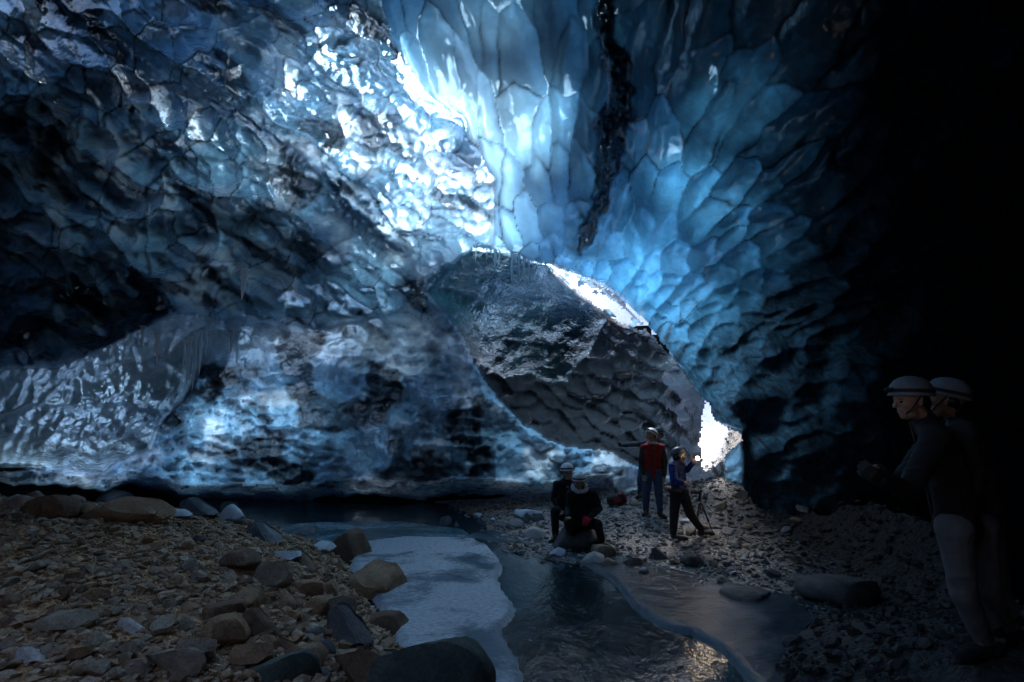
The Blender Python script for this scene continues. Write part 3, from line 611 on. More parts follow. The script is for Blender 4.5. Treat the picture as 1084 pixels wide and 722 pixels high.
# countless small stones: one stuff object per bank
def pebbles(name, n, region, smin, smax, mat, label, seed):
    g = np.random.default_rng(seed); v0, f0 = [], []
    base = [rock_geo(900+i, .8, 1) for i in range(6)]
    X = g.uniform(region[0], region[1], n*3); Y = g.uniform(region[2], region[3], n*3)
    dl = segd(X, Y, LB); dr = segd(X, Y, RB)
    m = (dl > -.15) if region[1] < 1.5 else (dr > -.2)
    vis = Y > .9*np.abs(X)-.2; m &= vis; X, Y = X[m][:n], Y[m][:n]; n = len(X)
    sz = smin*(smax/smin)**(g.random(n)**2.3); Z = np.maximum(ground_z(X, Y), -.03)
    which = g.integers(0, 6, n); co, fc, off, tone = [], [], 0, []
    for w in range(6):
        bv, bf = base[w]; idx = np.where(which == w)[0]; k_ = len(idx)
        a = g.uniform(0, 6.28, k_); ca, sa2 = np.cos(a), np.sin(a); tl_ = g.normal(0, .35, k_)
        sc = sz[idx, None]*np.stack([np.ones(k_), g.uniform(.55, .95, k_), g.uniform(.35, .75, k_)], -1)*.5
        V = bv[None]*sc[:, None]; z2 = V[..., 2]*np.cos(tl_)[:, None]+V[..., 0]*np.sin(tl_)[:, None]; x2 = V[..., 0]*np.cos(tl_)[:, None]-V[..., 2]*np.sin(tl_)[:, None]
        V = np.stack([x2*ca[:, None]-V[..., 1]*sa2[:, None], x2*sa2[:, None]+V[..., 1]*ca[:, None], z2], -1)
        V = V+np.stack([X[idx], Y[idx], Z[idx]+sz[idx]*.12], -1)[:, None]
        co.append(V.reshape(-1, 3)); fc.append((bf[None]+(np.arange(k_)*len(bv))[:, None, None]+off).reshape(-1, 3)); off += k_*len(bv)
        tone.append(np.repeat(g.random(k_), len(bv)))
    o = mesh_np(name, np.concatenate(co), np.concatenate(fc), mat, False, {'tone': np.concatenate(tone)})
    return tag(o, label, None, None, 'stuff')
def pebble_mat(name, stops):
    k = N(name); c = k.ramp(k.attr('tone'), stops); n2 = k.noise(k.pos(), 70, 4, .7)
    c = k.mixc(k.ramp(n2, [(.35, .5), (.6, 0.0)]), c, rgb(.03, .025, .02))
    sx = k.n('SeparateXYZ', Vector=k.pos()); c = k.mixc(k.math('MULTIPLY', k.math('MULTIPLY', k.ramp(k.math('MULTIPLY', sx.outputs[0], .1), [(.10, 0.0), (.16, 1.0)]), k.ramp(k.math('ADD', k.math('ADD', k.math('MULTIPLY', sx.outputs[0], .1), k.math('MULTIPLY', k.math('MAXIMUM', k.math('SUBTRACT', 7.5, sx.outputs[1]), 0.0), .10)), k.math('MULTIPLY', k.noise(k.pos(), .8, 3), .06)), [(.37, 0.0), (.50, .93)])), k.ramp(k.math('MULTIPLY', sx.outputs[1], .05), [(.58, 1.0), (.68, 0.0)])), c, rgb(.02, .019, .02))  # same painted right-bank shade as on the ground, mixed into the stones
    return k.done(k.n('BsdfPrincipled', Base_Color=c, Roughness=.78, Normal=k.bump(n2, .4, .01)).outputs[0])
pm = pebble_mat('brown_gravel', [(0, (.26,.155,.095)), (.35, (.48,.31,.19)), (.6, (.60,.42,.275)), (.8, (.66,.52,.38)), (.95, (.50,.28,.15)), (1.0, (.74,.63,.50))])
pebbles('gravel', 30000, (-8.2, 1.2, 2.2, 9.0), .018, .12, pm, 'brown angular gravel covering the left bank', 3)
pm2 = pebble_mat('grey_gravel', [(0, (.12,.12,.122)), (.4, (.26,.26,.262)), (.75, (.40,.40,.41)), (1.0, (.62,.63,.65))])
pebbles('gravel', 12000, (-2.5, 7.5, 4.0, 14.6), .03, .14, pm2, 'grey wet gravel covering the right bank', 4)

# ------------------------------------------------------------------ icicles
k = N('icicle_ice'); nb = k.bump(k.noise(k.pos((1, 1, .25)), 26, 3), .5, .02)
a1 = k.n('BsdfTranslucent', Color=rgb(.95, .97, 1), Normal=nb); a2 = k.n('BsdfTransparent', Color=rgb(.93, .97, 1)); a4 = k.n('BsdfGlossy', Roughness=.12, Normal=nb); a3 = k.n('BsdfDiffuse', Color=rgb(.9, .94, .97), Normal=nb)
icm = k.done(k.mixs(.15, k.mixs(.38, k.mixs(.55, a1.outputs[0], a3.outputs[0]), a2.outputs[0]), a4.outputs[0]))
def icicle(px, py, L, w, D, label, group):
    """px,py: the root; L length and w root width in survey pixels; D depth of the root"""
    P = at(np.array([px]), np.array([py]), np.array([D]))[0]; l = L*D/F; r0 = 1.45*w*D/F/2; r = random.Random(int(px*31+py)); bm = bmesh.new(); rings = []
    for i in range(15):
        t = i/14; rad = r0*(1-t)**.75*(1+.18*math.sin(t*25+px)+.1*r.uniform(-1, 1))+.0008
        if i == 0: rad = r0*1.7
        c0 = Vector((.012*math.sin(t*3+px)*l*2, 0, -t*l))
        rings.append([bm.verts.new(c0+Vector((math.cos(a*math.pi/4)*rad, math.sin(a*math.pi/4)*rad, 0))) for a in range(8)])
    for q, w_ in zip(rings[:-1], rings[1:]):
        for a in range(8): bm.faces.new((q[a], q[(a+1) % 8], w_[(a+1) % 8], w_[a]))
    bm.faces.new(rings[0]); bm.faces.new(rings[-1][::-1])
    bmesh.ops.recalc_face_normals(bm, faces=bm.faces); me = bpy.data.meshes.new('icicle'); bm.to_mesh(me); bm.free()
    for p in me.polygons: p.use_smooth = True
    me.materials.append(icm); o = bpy.data.objects.new('icicle', me); COL.objects.link(o); o.location = P
    return tag(o, label, 'icicle', group)
def shell_depth(px, py): return float(shell(np.array([[float(px)]]), np.array([[float(py)]]))[0][0, 0])
g1 = 'icicles hanging from the roof above the teal slab'
for px, py, L_, w, lab in [(504,258,20,2,'shortest icicle, far left of the row above the teal slab'), (515,261,16,2,'second icicle from the left in the row above the slab'),
   (525,262,34,2.4,'thin icicle left of the gap in the row'), (528,263,18,1.6,'short thin icicle touching its longer left neighbour'), (520,262,12,1.6,'tiny icicle in the left cluster of the row'),
   (541,265,14,1.8,'short icicle starting the right cluster of the row'), (543,266,44,3.2,'longest thickest icicle of the row'), (546,267,16,1.8,'short icicle right beside the longest one'),
   (550,268,28,2.4,'middle icicle of the right cluster'), (554,268,40,2.6,'second longest icicle, right cluster'), (559,270,32,2.6,'rightmost long icicle of the row'), (563,271,10,1.8,'tiny icicle at the right end of the row')]:
    icicle(px, py-3, L_+3, w, shell_depth(px, py+8)-.35, lab, g1)
g2 = 'icicles at the end of the low ice shelf'
for px, py, L_, w, lab in [(207,352,62,4,'longest icicle curtain strand at the shelf end'), (213,350,48,3.6,'second strand at the shelf end'), (201,356,50,3.4,'left strand of the shelf end curtain'), (195,360,36,3,'short left strand in the shelf curtain'),
   (219,348,30,3,'short strand at the right of the shelf curtain'), (246,350,24,4,'isolated stout icicle against the dark hollow'), (252,350,14,3,'small icicle right of the isolated stout one'),
   (168,352,34,4,'bright slanted icicle on the shelf face'), (151,345,26,3,'small icicle under the dark roof lip'), (258,285,34,6,'broad blunt icicle on the dark left roof')]:
    icicle(px, py, L_, w, shell_depth(px, py+10)-.25, lab, g2)
icicle(748, 283, 20, 4, shell_depth(748, 290)-.2, 'single dark blue icicle on the right roof', 'single icicles')
# ------------------------------------------------------------------ people and their gear
def cloth(name, c, rough=.85, var=.35, sheen=0.0):
    k = N(name); p = k.obj(); n1 = k.noise(p, 9, 4, .6, .4); n2 = k.noise(p, 160, 2)
    cc = k.mixc(k.ramp(n1, [(.35, var), (.65, 0.0)]), rgb(*c), rgb(*[x*.5 for x in c]))
    nb = k.bump(k.math('ADD', k.math('MULTIPLY', n1, 1.0), k.math('MULTIPLY', n2, .1)), .5, .03)
    return k.done(k.n('BsdfPrincipled', Base_Color=cc, Roughness=rough, Normal=nb).outputs[0])
M = {'skin': cloth('skin', (.42, .26, .19), .55, .1), 'black': cloth('black_fabric', (.016, .017, .021)), 'red': cloth('red_fabric', (.30, .018, .028)), 'blue': cloth('blue_fabric', (.018, .05, .26)),
     'jeans': cloth('denim', (.045, .085, .17)), 'grey': cloth('grey_fabric', (.10, .115, .14)), 'brown': cloth('boot_leather', (.05, .035, .028), .6), 'dark': cloth('charcoal_fabric', (.035, .036, .042)),
     'khaki': cloth('light_trouser_fabric', (.17, .175, .185)), 'shaded_white': cloth('shaded_white_shell', (.20, .22, .26), .6, .2), 'plaid': cloth('checked_sleeve_fabric', (.075, .068, .07), .9, .8), 'white': cloth('white_shell', (.86, .87, .90), .35, .05),  # near pair's helmets: white shell darkened to stand in for shade
     'fleece': cloth('white_fleece', (.74, .76, .80), .95, .3), 'helmetgrey': cloth('grey_shell', (.11, .13, .16), .4, .1), 'plastic': cloth('black_plastic', (.02, .02, .022), .4, .1), 'eye': cloth('eye', (.02, .015, .012), .2, 0),
     'lip': cloth('lips', (.30, .12, .10), .5, .1), 'strap': cloth('webbing', (.03, .03, .034)), 'green': cloth('harness_webbing', (.06, .14, .10)), 'metal': cloth('dark_metal', (.06, .065, .07), .35, .1), 'redmit': cloth('bright_red_glove', (.55, .02, .04))}
def blob(name, bones, voxel, mat, parent=None, smooth=6):
    """one continuous surface grown over tapering bones (p0, r0, p1, r1)"""
    bm = bmesh.new()
    for p0, r0, p1, r1 in bones:
        p0, p1 = Vector(p0), Vector(p1); d = p1-p0; L_ = d.length
        q = d.to_track_quat('Z', 'Y') if L_ > 1e-6 else Vector((0, 0, 1)).to_track_quat('Z', 'Y'); rings = []; K = 14; prof = []
        for i in range(6): a = -math.pi/2+i*math.pi/2/5; prof.append((math.sin(a)*r0, math.cos(a)*r0))
        for i in range(6): a = i*math.pi/2/5; prof.append((L_+math.sin(a)*r1, math.cos(a)*r1))
        for z, rd in prof:
            rings.append([bm.verts.new(p0+q @ Vector((max(rd, 1e-5)*math.cos(2*math.pi*j/K), max(rd, 1e-5)*math.sin(2*math.pi*j/K), z))) for j in range(K)])
        for u, v in zip(rings[:-1], rings[1:]):
            for j in range(K): bm.faces.new((u[j], u[(j+1) % K], v[(j+1) % K], v[j]))
        bm.faces.new(rings[0][::-1]); bm.faces.new(rings[-1])
    me = bpy.data.meshes.new(name); bm.to_mesh(me); bm.free(); o = bpy.data.objects.new(name, me); COL.objects.link(o)
    m = o.modifiers.new('r', 'REMESH'); m.mode = 'VOXEL'; m.voxel_size = voxel; m.use_smooth_shade = True
    if smooth: m2 = o.modifiers.new('s', 'SMOOTH'); m2.factor = .5; m2.iterations = smooth
    dg = bpy.context.evaluated_depsgraph_get(); nm = bpy.data.meshes.new_from_object(o.evaluated_get(dg)); nm.name = name
    o.modifiers.clear(); o.data = nm; bpy.data.meshes.remove(me); nm.materials.clear(); nm.materials.append(mat)
    if parent: o.parent = parent
    return o
def wrinkle(o, amp=.006, sc=14, sd=0):
    me = o.data; n = len(me.vertices); co = np.empty(n*3, np.float32); no = np.empty(n*3, np.float32); me.vertices.foreach_get('co', co); me.vertices.foreach_get('normal', no)
    co = co.reshape(-1, 3); no = no.reshape(-1, 3); w = ridged(co[:, 0]*sc+co[:, 1]*sc*.7, co[:, 2]*sc*1.5+co[:, 1]*3, 900+sd, 2)-.5
    co = co+no*(w*amp)[:, None]; me.vertices.foreach_set('co', co.astype(np.float32).ravel()); me.update(); return o
def V3(a): return Vector([float(x) for x in a])
def lathe(name, prof, mat, parent, mtx, K=24, arc=None):
    bm = bmesh.new(); rings = [[bm.verts.new(mtx @ Vector((r*math.cos(2*math.pi*j/K), r*math.sin(2*math.pi*j/K), z))) for j in range(K)] for r, z in prof]
    for u, v in zip(rings[:-1], rings[1:]):
        for j in range(K): bm.faces.new((u[j], u[(j+1) % K], v[(j+1) % K], v[j]))
    bm.faces.new(rings[0][::-1]); bm.faces.new(rings[-1]); bmesh.ops.recalc_face_normals(bm, faces=bm.faces)
    me = bpy.data.meshes.new(name); bm.to_mesh(me); bm.free(); me.materials.append(mat); me.polygons.foreach_set('use_smooth', [True]*len(me.polygons)); me.set_sharp_from_angle(angle=R(40))
    o = bpy.data.objects.new(name, me); COL.objects.link(o)
    if parent: o.parent = parent
    return o
def helmet(head, Rm, col, root, lamp=True, s=1.0):
    mt = Matrix.Translation(head) @ Rm.to_4x4() @ Matrix.Rotation(R(6), 4, 'X') @ Matrix.Diagonal((s, 1.16*s, 1.02*s, 1))
    prof = [(.001, .128), (.03, .125), (.06, .115), (.085, .097), (.103, .07), (.112, .04), (.114, .012), (.119, .004), (.119, -.003), (.108, -.004), (.104, .03), (.08, .08), (.001, .108)]
    h = lathe('helmet', prof, col, root, mt)
    for a in (-.045, 0, .045):   # raised ribs / vents of the shell
        blob('vent', [(mt @ Vector((a, -.06, .118-abs(a)*.35)), .006, mt @ Vector((a*.8, .055, .112-abs(a)*.3)), .005)], .004, M['plastic'], h, 0)
    lathe('band', [(.1165, .018), (.1185, .02), (.1185, .038), (.1145, .04)], M['strap'], h, mt)
    for sgn in (-1, 1):
        blob('chin_strap', [(mt @ Vector((sgn*.098, 0, 0)), .006, mt @ Vector((sgn*.07, .045, -.095)), .006), (mt @ Vector((sgn*.07, .045, -.095)), .006, mt @ Vector((0, .06, -.135)), .006)], .005, M['strap'], h, 0)
    if lamp:
        blob('headlamp', [(mt @ Vector((-.018, .118, .035)), .016, mt @ Vector((.018, .118, .035)), .016), (mt @ Vector((0, .125, .035)), .018, mt @ Vector((0, .138, .033)), .014)], .004, M['plastic'], h, 1)
    return h
def hand_bones(w, d, side, k=1.0, curl=.6, out=None):
    """palm and five fingers; d points along the forearm, side is the thumb side"""
    d = V3(d).normalized(); sd_ = V3(side); sd_ = (sd_-d*sd_.dot(d)).normalized(); n = d.cross(sd_).normalized(); w = V3(w); B = []
    p1 = w+d*.085*k
    for a in (-.026, -.009, .009, .026): B.append((w+sd_*a*.7*k, .019*k, p1+sd_*a*k, .0135*k))
    for i, (a, L_) in enumerate([(-.030, .062), (-.010, .078), (.010, .085), (.030, .074)]):
        q0 = p1+sd_*a*k; q1 = q0+(d*math.cos(curl*.6)+n*math.sin(curl*.6)+sd_*a*2).normalized()*L_*.5*k; q2 = q1+(d*math.cos(curl*1.8)+n*math.sin(curl*1.8)).normalized()*L_*.5*k
        B += [(q0, .0105*k, q1, .0095*k), (q1, .0095*k, q2, .008*k)]
    t0 = w+d*.022*k+sd_*.026*k; t1 = t0+(d*.7+sd_*.8).normalized()*.04*k; t2 = t1+(d*.95+n*.4).normalized()*.034*k
    return B+[(t0, .014*k, t1, .0115*k), (t1, .0115*k, t2, .0095*k)]
def person(J, label, yaw, pitch, jacket, trousers, boots, hel, torso=None, sleeves=None, group=None, gloves=(None, None), scale=1.0, bulk=1.0, roll=0, lamp=True, cuffs=None):
    """J: joints in metres (world).  fl/fr heel, tl/tr toe, kl/kr, hl/hr, pe, ch, ne, he, sl/sr, el/er, wl/wr (l and r as seen in the photograph)"""
    J = {a: V3(b) for a, b in J.items()}
    gp = (J['fl']+J['fr'])/2; base = Vector((gp.x, gp.y, min(J['fl'].z, J['fr'].z))); J = {a: b-base for a, b in J.items()}
    root = bpy.data.objects.new('person', None); COL.objects.link(root); root.location = base; tag(root, label, 'person', group)
    Rm = (Matrix.Rotation(-R(yaw), 3, 'Z') @ Matrix.Rotation(R(pitch), 3, 'X') @ Matrix.Rotation(R(roll), 3, 'Y')); he = J['he']; s = scale
    H = lambda x, y, z: he+Rm @ Vector((x*s, y*s, z*s))
    b = [(H(0, -.015, .03), .094*s, H(0, .012, .02), .088*s), (H(0, .03, -.03), .068*s, H(0, .045, -.06), .05*s), (H(0, .05, -.09), .034*s, H(0, .062, -.092), .028*s), (H(-.03, .03, -.085), .03*s, H(.03, .03, -.085), .03*s),
         (H(0, .092, .012), .011*s, H(0, .116, -.028), .0145*s), (H(-.035, .082, .022), .013*s, H(.035, .082, .022), .013*s), (H(-.034, .072, -.022), .022*s, H(-.034, .068, -.03), .022*s), (H(.034, .072, -.022), .022*s, H(.034, .068, -.03), .022*s),
         (H(-.088, -.005, .008), .012*s, H(-.084, 0, -.03), .010*s), (H(.088, -.005, .008), .012*s, H(.084, 0, -.03), .010*s), (H(0, -.02, -.05), .055*s, J['ne'], .058*s)]
    b += [(J['ne'], .06, J['ch'], .09), (J['ch'], .09, J['pe'], .09)]
    for q in 'lr':
        b += [(J['ne'], .05, J['s'+q], .05), (J['s'+q], .045, J['e'+q], .035), (J['e'+q], .034, J['w'+q], .024), (J['pe'], .08, J['h'+q], .07), (J['h'+q], .07, J['k'+q], .045), (J['k'+q], .045, J['f'+q]+Vector((0, 0, .07)), .03)]
        d = (J['w'+q]-J['e'+q]).normalized(); side = Vector((1 if q == 'l' else -1, 0, .25))
        if gloves[0 if q == 'l' else 1] is None: b += hand_bones(J['w'+q]+d*.01, d, side, 1.0, .7)
    body = blob('body', b, .0065, M['skin'], root, 3)
    for sg in (-1, 1):
        e = blob('eye', [(H(sg*.034, .088, -.004), .0095, H(sg*.034, .0885, -.004), .0095)], .0035, M['eye'], body, 0)
        blob('eyebrow', [(H(sg*.018, .097, .016), .004, H(sg*.05, .086, .014), .0035)], .0028, M['eye'], body, 0)
    blob('mouth', [(H(-.022, .087, -.066), .0055, H(.022, .087, -.066), .0055)], .0028, M['lip'], body, 0)
    blob('hair', [(H(-.06, -.03, -.0), .045*s, H(.06, -.03, 0), .045*s), (H(0, -.07, -.02), .05*s, H(0, -.06, -.07), .04*s)], .01, M['eye'], body, 2)
    lr = J['sr']-J['sl']; lr = lr.normalized(); bk = bulk
    hl, hr = J['hl'], J['hr']; tw = .075
    tb = []
    for a in (-1, -.33, .33, 1):
        tb += [(J['ch']+lr*a*tw*1.15+Vector((0, 0, .06)), .108*bk, J['pe']+lr*a*tw*.9+Vector((0, 0, .04)), .104*bk)]
    tb += [(J['sl'], .076*bk, J['ch'], .12*bk), (J['sr'], .076*bk, J['ch'], .12*bk), (J['sl'], .07*bk, J['ne']-Vector((0, 0, .03)), .075), (J['sr'], .07*bk, J['ne']-Vector((0, 0, .03)), .075), (J['pe'], .125*bk, J['pe']-Vector((0, 0, .02)), .12*bk), (J['ne'], .075, J['ne']+(he-J['ne'])*.25, .068)]
    sb = []
    for q in 'lr':
        sb += [(J['s'+q], .072*bk, J['e'+q], .058*bk), (J['e'+q], .058*bk, J['w'+q], .043*bk)]
    if sleeves is None: tb += sb
    jk = wrinkle(blob('jacket' if sleeves is None else 'vest', tb, .009, M[torso or jacket], root, 8), .016, 13, 3)
    if sleeves: wrinkle(blob('sleeve', sb[:2], .008, M[sleeves], root, 4), .012, 16, 5); wrinkle(blob('sleeve', sb[2:], .008, M[sleeves], root, 4), .012, 16, 6)
    # collar and front zip
    fwd = lr.cross(Vector((0, 0, 1))).normalized(); fwd = -fwd if fwd.dot(Rm @ Vector((0, 1, 0))) < -.2 else fwd
    blob('zip', [(J['ne']+fwd*.085, .006, J['ch']+fwd*(.122*bk), .006), (J['ch']+fwd*(.122*bk), .006, J['pe']+fwd*(.118*bk), .006)], .005, M['metal'], jk, 0)
    pb = []
    for q in 'lr':
        pb += [(J['pe'], .115, J['h'+q], .108), (J['h'+q], .103, J['k'+q], .077), (J['k'+q], .077, J['f'+q]+Vector((0, 0, .12)), .060)]
    wrinkle(blob('trousers', pb, .009, M[trousers], root, 6), .010, 6, 9)
    for q in 'lr':
        f = J['f'+q]; t = J['t'+q]; dd = (t-f); dd.z = 0; dd.normalize()
        bo = blob('boot', [(f+Vector((0, 0, .15)), .056, f+Vector((0, 0, .05)), .05), (f+Vector((0, 0, .045)), .047, f+dd*.15+Vector((0, 0, .04)), .045), (f+dd*.15+Vector((0, 0, .04)), .045, f+dd*.21+Vector((0, 0, .035)), .034)], .008, M[boots], root, 3)
        blob('sole', [(f-dd*.03+Vector((0, 0, .008)), .022, f+dd*.1+Vector((0, 0, .008)), .022), (f+dd*.1+Vector((0, 0, .008)), .03, f+dd*.22+Vector((0, 0, .008)), .022)], .008, M['plastic'], bo, 1)
    for i, q in enumerate('lr'):
        if gloves[i]:
            d = (J['w'+q]-J['e'+q]).normalized(); blob('glove', hand_bones(J['w'+q], d, Vector((1 if q == 'l' else -1, 0, .25)), 1.22, .9), .007, M[gloves[i]], root, 2)
    if hel: helmet(H(0, -.004, .032), Rm, M[hel], root, lamp, s)
    return root, base, J, H, Rm, jk
def joints(fl, fr, **kw):
    """feet are survey pixels standing on the ground; the other joints are (px, py, metres behind the feet)"""
    P1, t1 = hit(*fl[:2]); P2, t2 = hit(*fr[:2]); D0 = (t1+t2)/2; J = {}
    for k_, P, f in (('l', P1, fl), ('r', P2, fr)):
        J['f'+k_] = (P[0], P[1], gz(P[0], P[1])-.005); J['t'+k_] = (P[0]+f[2], P[1]+f[3], P[2])
    for k_, v in kw.items(): J[k_] = at(np.array([v[0]]), np.array([v[1]]), np.array([D0+v[2]]))[0]
    return J, D0
# red vest, looking up
J, D0 = joints((684, 545, -.1, -.2), (699, 547, .05, -.2), kl=(684, 523, -.05), kr=(697.5, 524, -.04), hl=(686, 501, 0), hr=(695.5, 501, 0), pe=(690.7, 499, 0), ch=(690.5, 480, 0), ne=(690.5, 469, -.02), he=(689, 461.5, -.06),
  sl=(681.5, 474, -.03), sr=(700, 474, .03), el=(678.5, 489, .03), er=(704, 489.5, .08), wl=(681, 501.5, -.06), wr=(703, 503, 0))
A = person(J, 'person in red vest and blue jeans gazing up to the left, arms hanging', -128, 26, 'red', 'jeans', 'brown', 'white', 'red', 'plaid', 'standing visitors', scale=.98)
rt, bs, JJ, H_, Rm_, jk = A
hb = (JJ['hl']+JJ['hr'])/2
blob('harness_belt', [(hb+Vector((-.14, -.10, .07)), .014, hb+Vector((.14, -.10, .07)), .014), (hb+Vector((-.15, -.06, .07)), .014, hb+Vector((-.15, .08, .07)), .014), (hb+Vector((.15, -.06, .07)), .014, hb+Vector((.15, .08, .07)), .014)], .007, M['green'], rt, 2)
blob('neck_scarf', [(JJ['ne']+Vector((-.07, -.05, .02)), .03, JJ['ne']+Vector((.05, -.075, .01)), .03), (JJ['ne']+Vector((-.07, -.05, .02)), .03, JJ['ne']+Vector((-.05, .06, .02)), .03)], .008, M['fleece'], rt, 2)
def backpack(loc, rot, m1, m2, label, s=1.0, group=None, parent=None):
    r = bpy.data.objects.new('backpack', None); COL.objects.link(r); r.location = loc; r.rotation_euler = rot; tag(r, label, 'backpack', group)
    q = lambda *a: Vector(a)*s
    wrinkle(blob('bag_body', [(q(x, y, .10), .085*s, q(x*.85, y, .40), .075*s) for x in (-.075, 0, .075) for y in (-.02, .04)], .01, M[m1], r, 5), .02, 12, 4)
    wrinkle(blob('lid', [(q(-.085, 0, .465), .062*s, q(.085, 0, .465), .062*s), (q(-.07, -.06, .43), .04*s, q(.07, -.06, .43), .04*s)], .009, M[m2], r, 4), .012, 14, 8)
    wrinkle(blob('front_pocket', [(q(-.055, -.105, .14), .045*s, q(.055, -.105, .14), .045*s), (q(-.05, -.10, .25), .045*s, q(.05, -.10, .25), .045*s), (q(0, -.105, .14), .05*s, q(0, -.10, .25), .05*s)], .009, M[m2], r, 3), .01, 14, 9)
    for sg in (-1, 1):
        blob('shoulder_strap', [(q(sg*.06, .11, .42), .016*s, q(sg*.085, .20, .33), .016*s), (q(sg*.085, .20, .33), .016*s, q(sg*.085, .17, .16), .014*s), (q(sg*.085, .17, .16), .014*s, q(sg*.06, .10, .07), .012*s)], .007, M['strap'], r, 2)
    for z in (.18, .32): blob('compression_strap', [(q(-.155, -.03, z), .007*s, q(-.12, -.10, z), .007*s), (q(.155, -.03, z), .007*s, q(.12, -.10, z), .007*s)], .005, M['strap'], r, 0)
    return r
bp = backpack(bs+JJ['ch']+Vector((.17, .20, -.34)), (0, 0, R(150)), 'dark', 'black', 'dark backpack worn by the person in the red vest')
# pointing arm behind
J, D0 = joints((678, 528, -.15, -.15), (699, 531, .05, -.2), kl=(678, 509, -.05), kr=(698, 511, 0), hl=(681, 492, 0), hr=(692, 492, 0), pe=(686, 490, 0), ch=(690, 474, .05), ne=(694, 464, .05), he=(697.5, 459.5, .05),
  sl=(683, 469.5, 0), sr=(699, 470, .1), el=(671, 470, -.1), er=(702, 484, .15), wl=(661.5, 471.5, -.25), wr=(700, 494, .1))
person(J, 'person in grey jacket and light jeans mostly hidden behind the red vest, arm stretched left', -100, -5, 'grey', 'jeans', 'brown', 'helmetgrey', group='standing visitors', scale=.95, gloves=('dark', None), bulk=.96)
# blue jacket with lamp
J, D0 = joints((713, 571, .2, -.08), (742, 567, .2, .0), kl=(713.5, 547, .02), kr=(731, 545, .05), hl=(715.5, 521, -.08), hr=(722.5, 521, .08), pe=(719, 519, 0), ch=(717, 499, 0), ne=(717, 489.5, 0), he=(718.5, 483, .02),
  sl=(712, 494, -.14), sr=(722, 494, .14), el=(714, 508, -.30), er=(727.5, 497, .05), wl=(722.5, 511, -.36), wr=(733.5, 490, -.05))
C_p = person(J, 'person in bright blue jacket and black trousers holding up a lit lamp', 78, 8, 'blue', 'black', 'brown', 'helmetgrey', group='standing visitors', scale=.98, lamp=False)
rt, bs, JJ, H_, Rm_, jk = C_p
hb = (JJ['hl']+JJ['hr'])/2
blob('waist_bag', [(hb+Vector((-.17, -.08, .05)), .05, hb+Vector((-.19, .07, .05)), .05), (hb+Vector((-.17, -.08, .05)), .02, hb+Vector((.10, -.15, .06)), .018)], .008, M['brown'], rt, 3)
wp = bs+JJ['wr']; fl_ = bpy.data.objects.new('torch', None); COL.objects.link(fl_); fl_.location = wp+Vector((.03, -.03, .07)); tag(fl_, 'small lit torch glowing warm white in the raised hand', 'torch')
mt = Matrix.Rotation(R(20), 4, 'Z') @ Matrix.Rotation(R(80), 4, 'X')
lathe('torch_body', [(.012, -.09), (.016, -.08), (.016, .01), (.026, .03), (.028, .05), (.024, .052)], M['metal'], fl_, mt, 16)
k = N('lit_torch_lens'); em = k.done(k.n('Emission', Color=rgb(1, .66, .32), Strength=14.0).outputs[0])
lathe('lens', [(.001, .052), (.030, .053), (.034, .066), (.030, .082), (.018, .094), (.001, .098)], em, fl_, mt, 16)
pl = bpy.data.lights.new('torch_light', 'POINT'); pl.energy = 1.5; pl.color = (1, .8, .55); pl.shadow_soft_size = .02
po = bpy.data.objects.new('torch_light', pl); COL.objects.link(po); po.location = wp+Vector((.08, -.13, .09))
# seated pair
J, D0 = joints((588, 573, -.08, -.15), (602, 575, .02, -.2), kl=(587.5, 541, -.20), kr=(601, 545, -.2), hl=(596, 545, .12), hr=(604, 545, .12), pe=(600, 543, .12), ch=(600, 521, .10), ne=(600.5, 508.5, .06), he=(600.5, 500, .03),
  sl=(590.5, 513, .08), sr=(609, 513, .12), el=(586.5, 528, .12), er=(613, 527, .16), wl=(592, 540, -.12), wr=(606, 537, -.02))
person(J, 'seated person at left of the pair in black jacket, white helmet with headlamp', 172, -2, 'black', 'black', 'brown', 'white', group='seated pair by the stream', gloves=(None, 'black'), bulk=1.08)
J, D0 = joints((607, 580, -.1, -.15), (637, 579, .1, -.15), kl=(602, 554, -.18), kr=(633, 555, -.16), hl=(611, 554, .16), hr=(623, 554, .16), pe=(617, 551, .16), ch=(616, 529, .12), ne=(613.5, 517.5, .05), he=(612.5, 510, .0),
  sl=(605, 523, .06), sr=(627.5, 522, .1), el=(602, 538, .06), er=(634, 538, .1), wl=(601, 547, -.22), wr=(624, 548, -.22))
Fp = person(J, 'seated person at right of the pair with fluffy white collar and red glove', 180, -10, 'black', 'black', 'brown', 'white', group='seated pair by the stream', gloves=(None, 'redmit'), bulk=1.12)
rt, bs, JJ, H_, Rm_, jk = Fp
cl = []
for i in range(12):
    a = i/12*2*math.pi; b = (i+1)/12*2*math.pi; n_ = JJ['ne']+Vector((0, -.02, .0)); fz = lambda t: -.055 if -math.sin(t) > .5 else 0
    cl.append((n_+Vector((math.cos(a)*.115, math.sin(a)*.10, .03+.06*math.sin(a))), .034, n_+Vector((math.cos(b)*.115, math.sin(b)*.10, .03+.06*math.sin(b))), .034))
wrinkle(blob('fleece_collar', cl, .007, M['fleece'], rt, 1), .02, 30, 2)
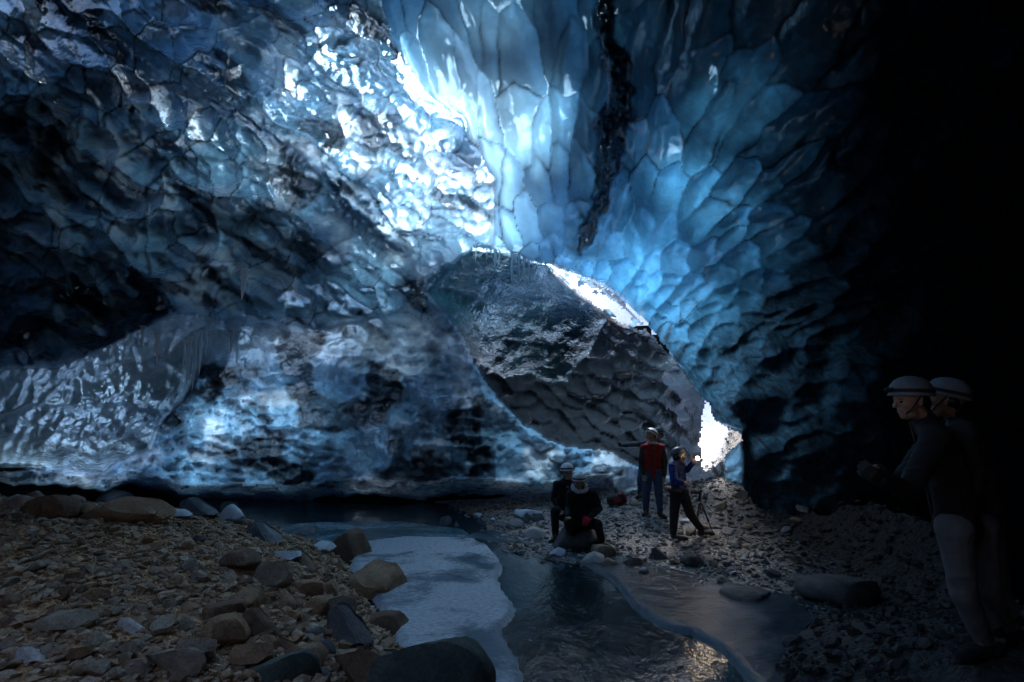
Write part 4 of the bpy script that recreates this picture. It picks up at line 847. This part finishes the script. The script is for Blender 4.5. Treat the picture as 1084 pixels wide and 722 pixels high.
# shadowed foreground visitors
J, D0 = joints((1043, 697, -.2, -.05), (1056, 694, -.2, .0), kl=(1020, 628, -.08), kr=(1034, 632, .14), hl=(1010, 560, -.10), hr=(1018, 560, .12), pe=(1014, 556, 0), ch=(1000, 487, 0), ne=(980, 447, 0), he=(965, 424, 0),
  sl=(990, 462, -.18), sr=(992, 460, .20), el=(962, 520, -.26), er=(950, 515, .25), wl=(935, 508, -.35), wr=(931, 500, .15))
person(J, 'shadowed person at far right in front, white helmet, dark jacket, light trousers', -88, -4, 'black', 'khaki', 'black', 'shaded_white', group='shadowed visitors in the right foreground', bulk=1.1, gloves=('dark', None))
J, D0 = joints((1066, 682, -.2, -.05), (1076, 680, -.2, .0), kl=(1045, 622, -.1), kr=(1056, 624, .12), hl=(1036, 555, -.10), hr=(1042, 555, .12), pe=(1039, 552, 0), ch=(1024, 486, 0), ne=(1014, 446, 0), he=(1002, 424, 0),
  sl=(1018, 458, -.18), sr=(1020, 457, .20), el=(1030, 515, -.22), er=(1016, 515, .25), wl=(1012, 545, -.25), wr=(1005, 540, .2))
person(J, 'shadowed person standing just behind the other one at far right, white helmet', -52, 10, 'dark', 'khaki', 'black', 'shaded_white', group='shadowed visitors in the right foreground', bulk=1.16, gloves=('dark', 'dark'))
# rucksack on the gravel
P, t = hit(654, 537)
backpack(Vector((P[0]-.2, P[1], gz(P[0], P[1])+.07)), (R(-12), R(72), R(10)), 'dark', 'red', 'dark grey and red rucksack lying on the gravel slope', .88)
# tripod with camera
P, t = hit(745, 567); bz = gz(P[0], P[1]); tp = bpy.data.objects.new('tripod', None); COL.objects.link(tp); tp.location = (P[0], P[1]+.12, bz); tag(tp, 'black tripod standing right of the person in blue', 'tripod')
for i in range(3):
    a = R(100+120*i); e = Vector((math.cos(a)*.20, math.sin(a)*.20, 0)); g0 = gz(P[0]+e.x, P[1]+.12+e.y)-bz
    lg = blob('leg', [(Vector((e.x*.12, e.y*.12, .52)), .017, Vector((e.x*.6, e.y*.6, .24+g0*.5)), .015), (Vector((e.x*.6, e.y*.6, .24+g0*.5)), .011, Vector((e.x, e.y, g0+.01)), .009)], .005, M['metal'], tp, 0)
    blob('leg_lock', [(Vector((e.x*.58, e.y*.58, .25+g0*.5)), .02, Vector((e.x*.62, e.y*.62, .225+g0*.5)), .02)], .005, M['plastic'], lg, 0)
blob('centre_column', [(Vector((0, 0, .42)), .013, Vector((0, 0, .60)), .013)], .005, M['metal'], tp, 0)
blob('tripod_head', [(Vector((0, 0, .59)), .026, Vector((0, 0, .635)), .026), (Vector((0, 0, .62)), .01, Vector((-.12, -.05, .56)), .009)], .006, M['plastic'], tp, 1)
cm_ = bpy.data.objects.new('camera_body_kit', None); cm_.name = 'photo_camera'; COL.objects.link(cm_); cm_.location = (P[0], P[1]+.12, bz+.66); cm_.rotation_euler = (0, 0, R(75)); tag(cm_, 'black photo camera mounted on the tripod', 'camera')
blob('camera_body', [(Vector((x, 0, z)), .03, Vector((x, 0, z+.001)), .03) for x in (-.05, 0, .05) for z in (.03, .07)]+[(Vector((-.05, 0, .05)), .032, Vector((.05, 0, .05)), .032), (Vector((-.015, 0, .10)), .022, Vector((.015, 0, .10)), .022)], .006, M['plastic'], cm_, 1)
lathe('camera_lens', [(.034, .0), (.036, .02), (.036, .09), (.041, .10), (.043, .13), (.036, .132)], M['plastic'], cm_, Matrix.Translation((0, .02, .05)) @ Matrix.Rotation(R(-90), 4, 'X'), 20)
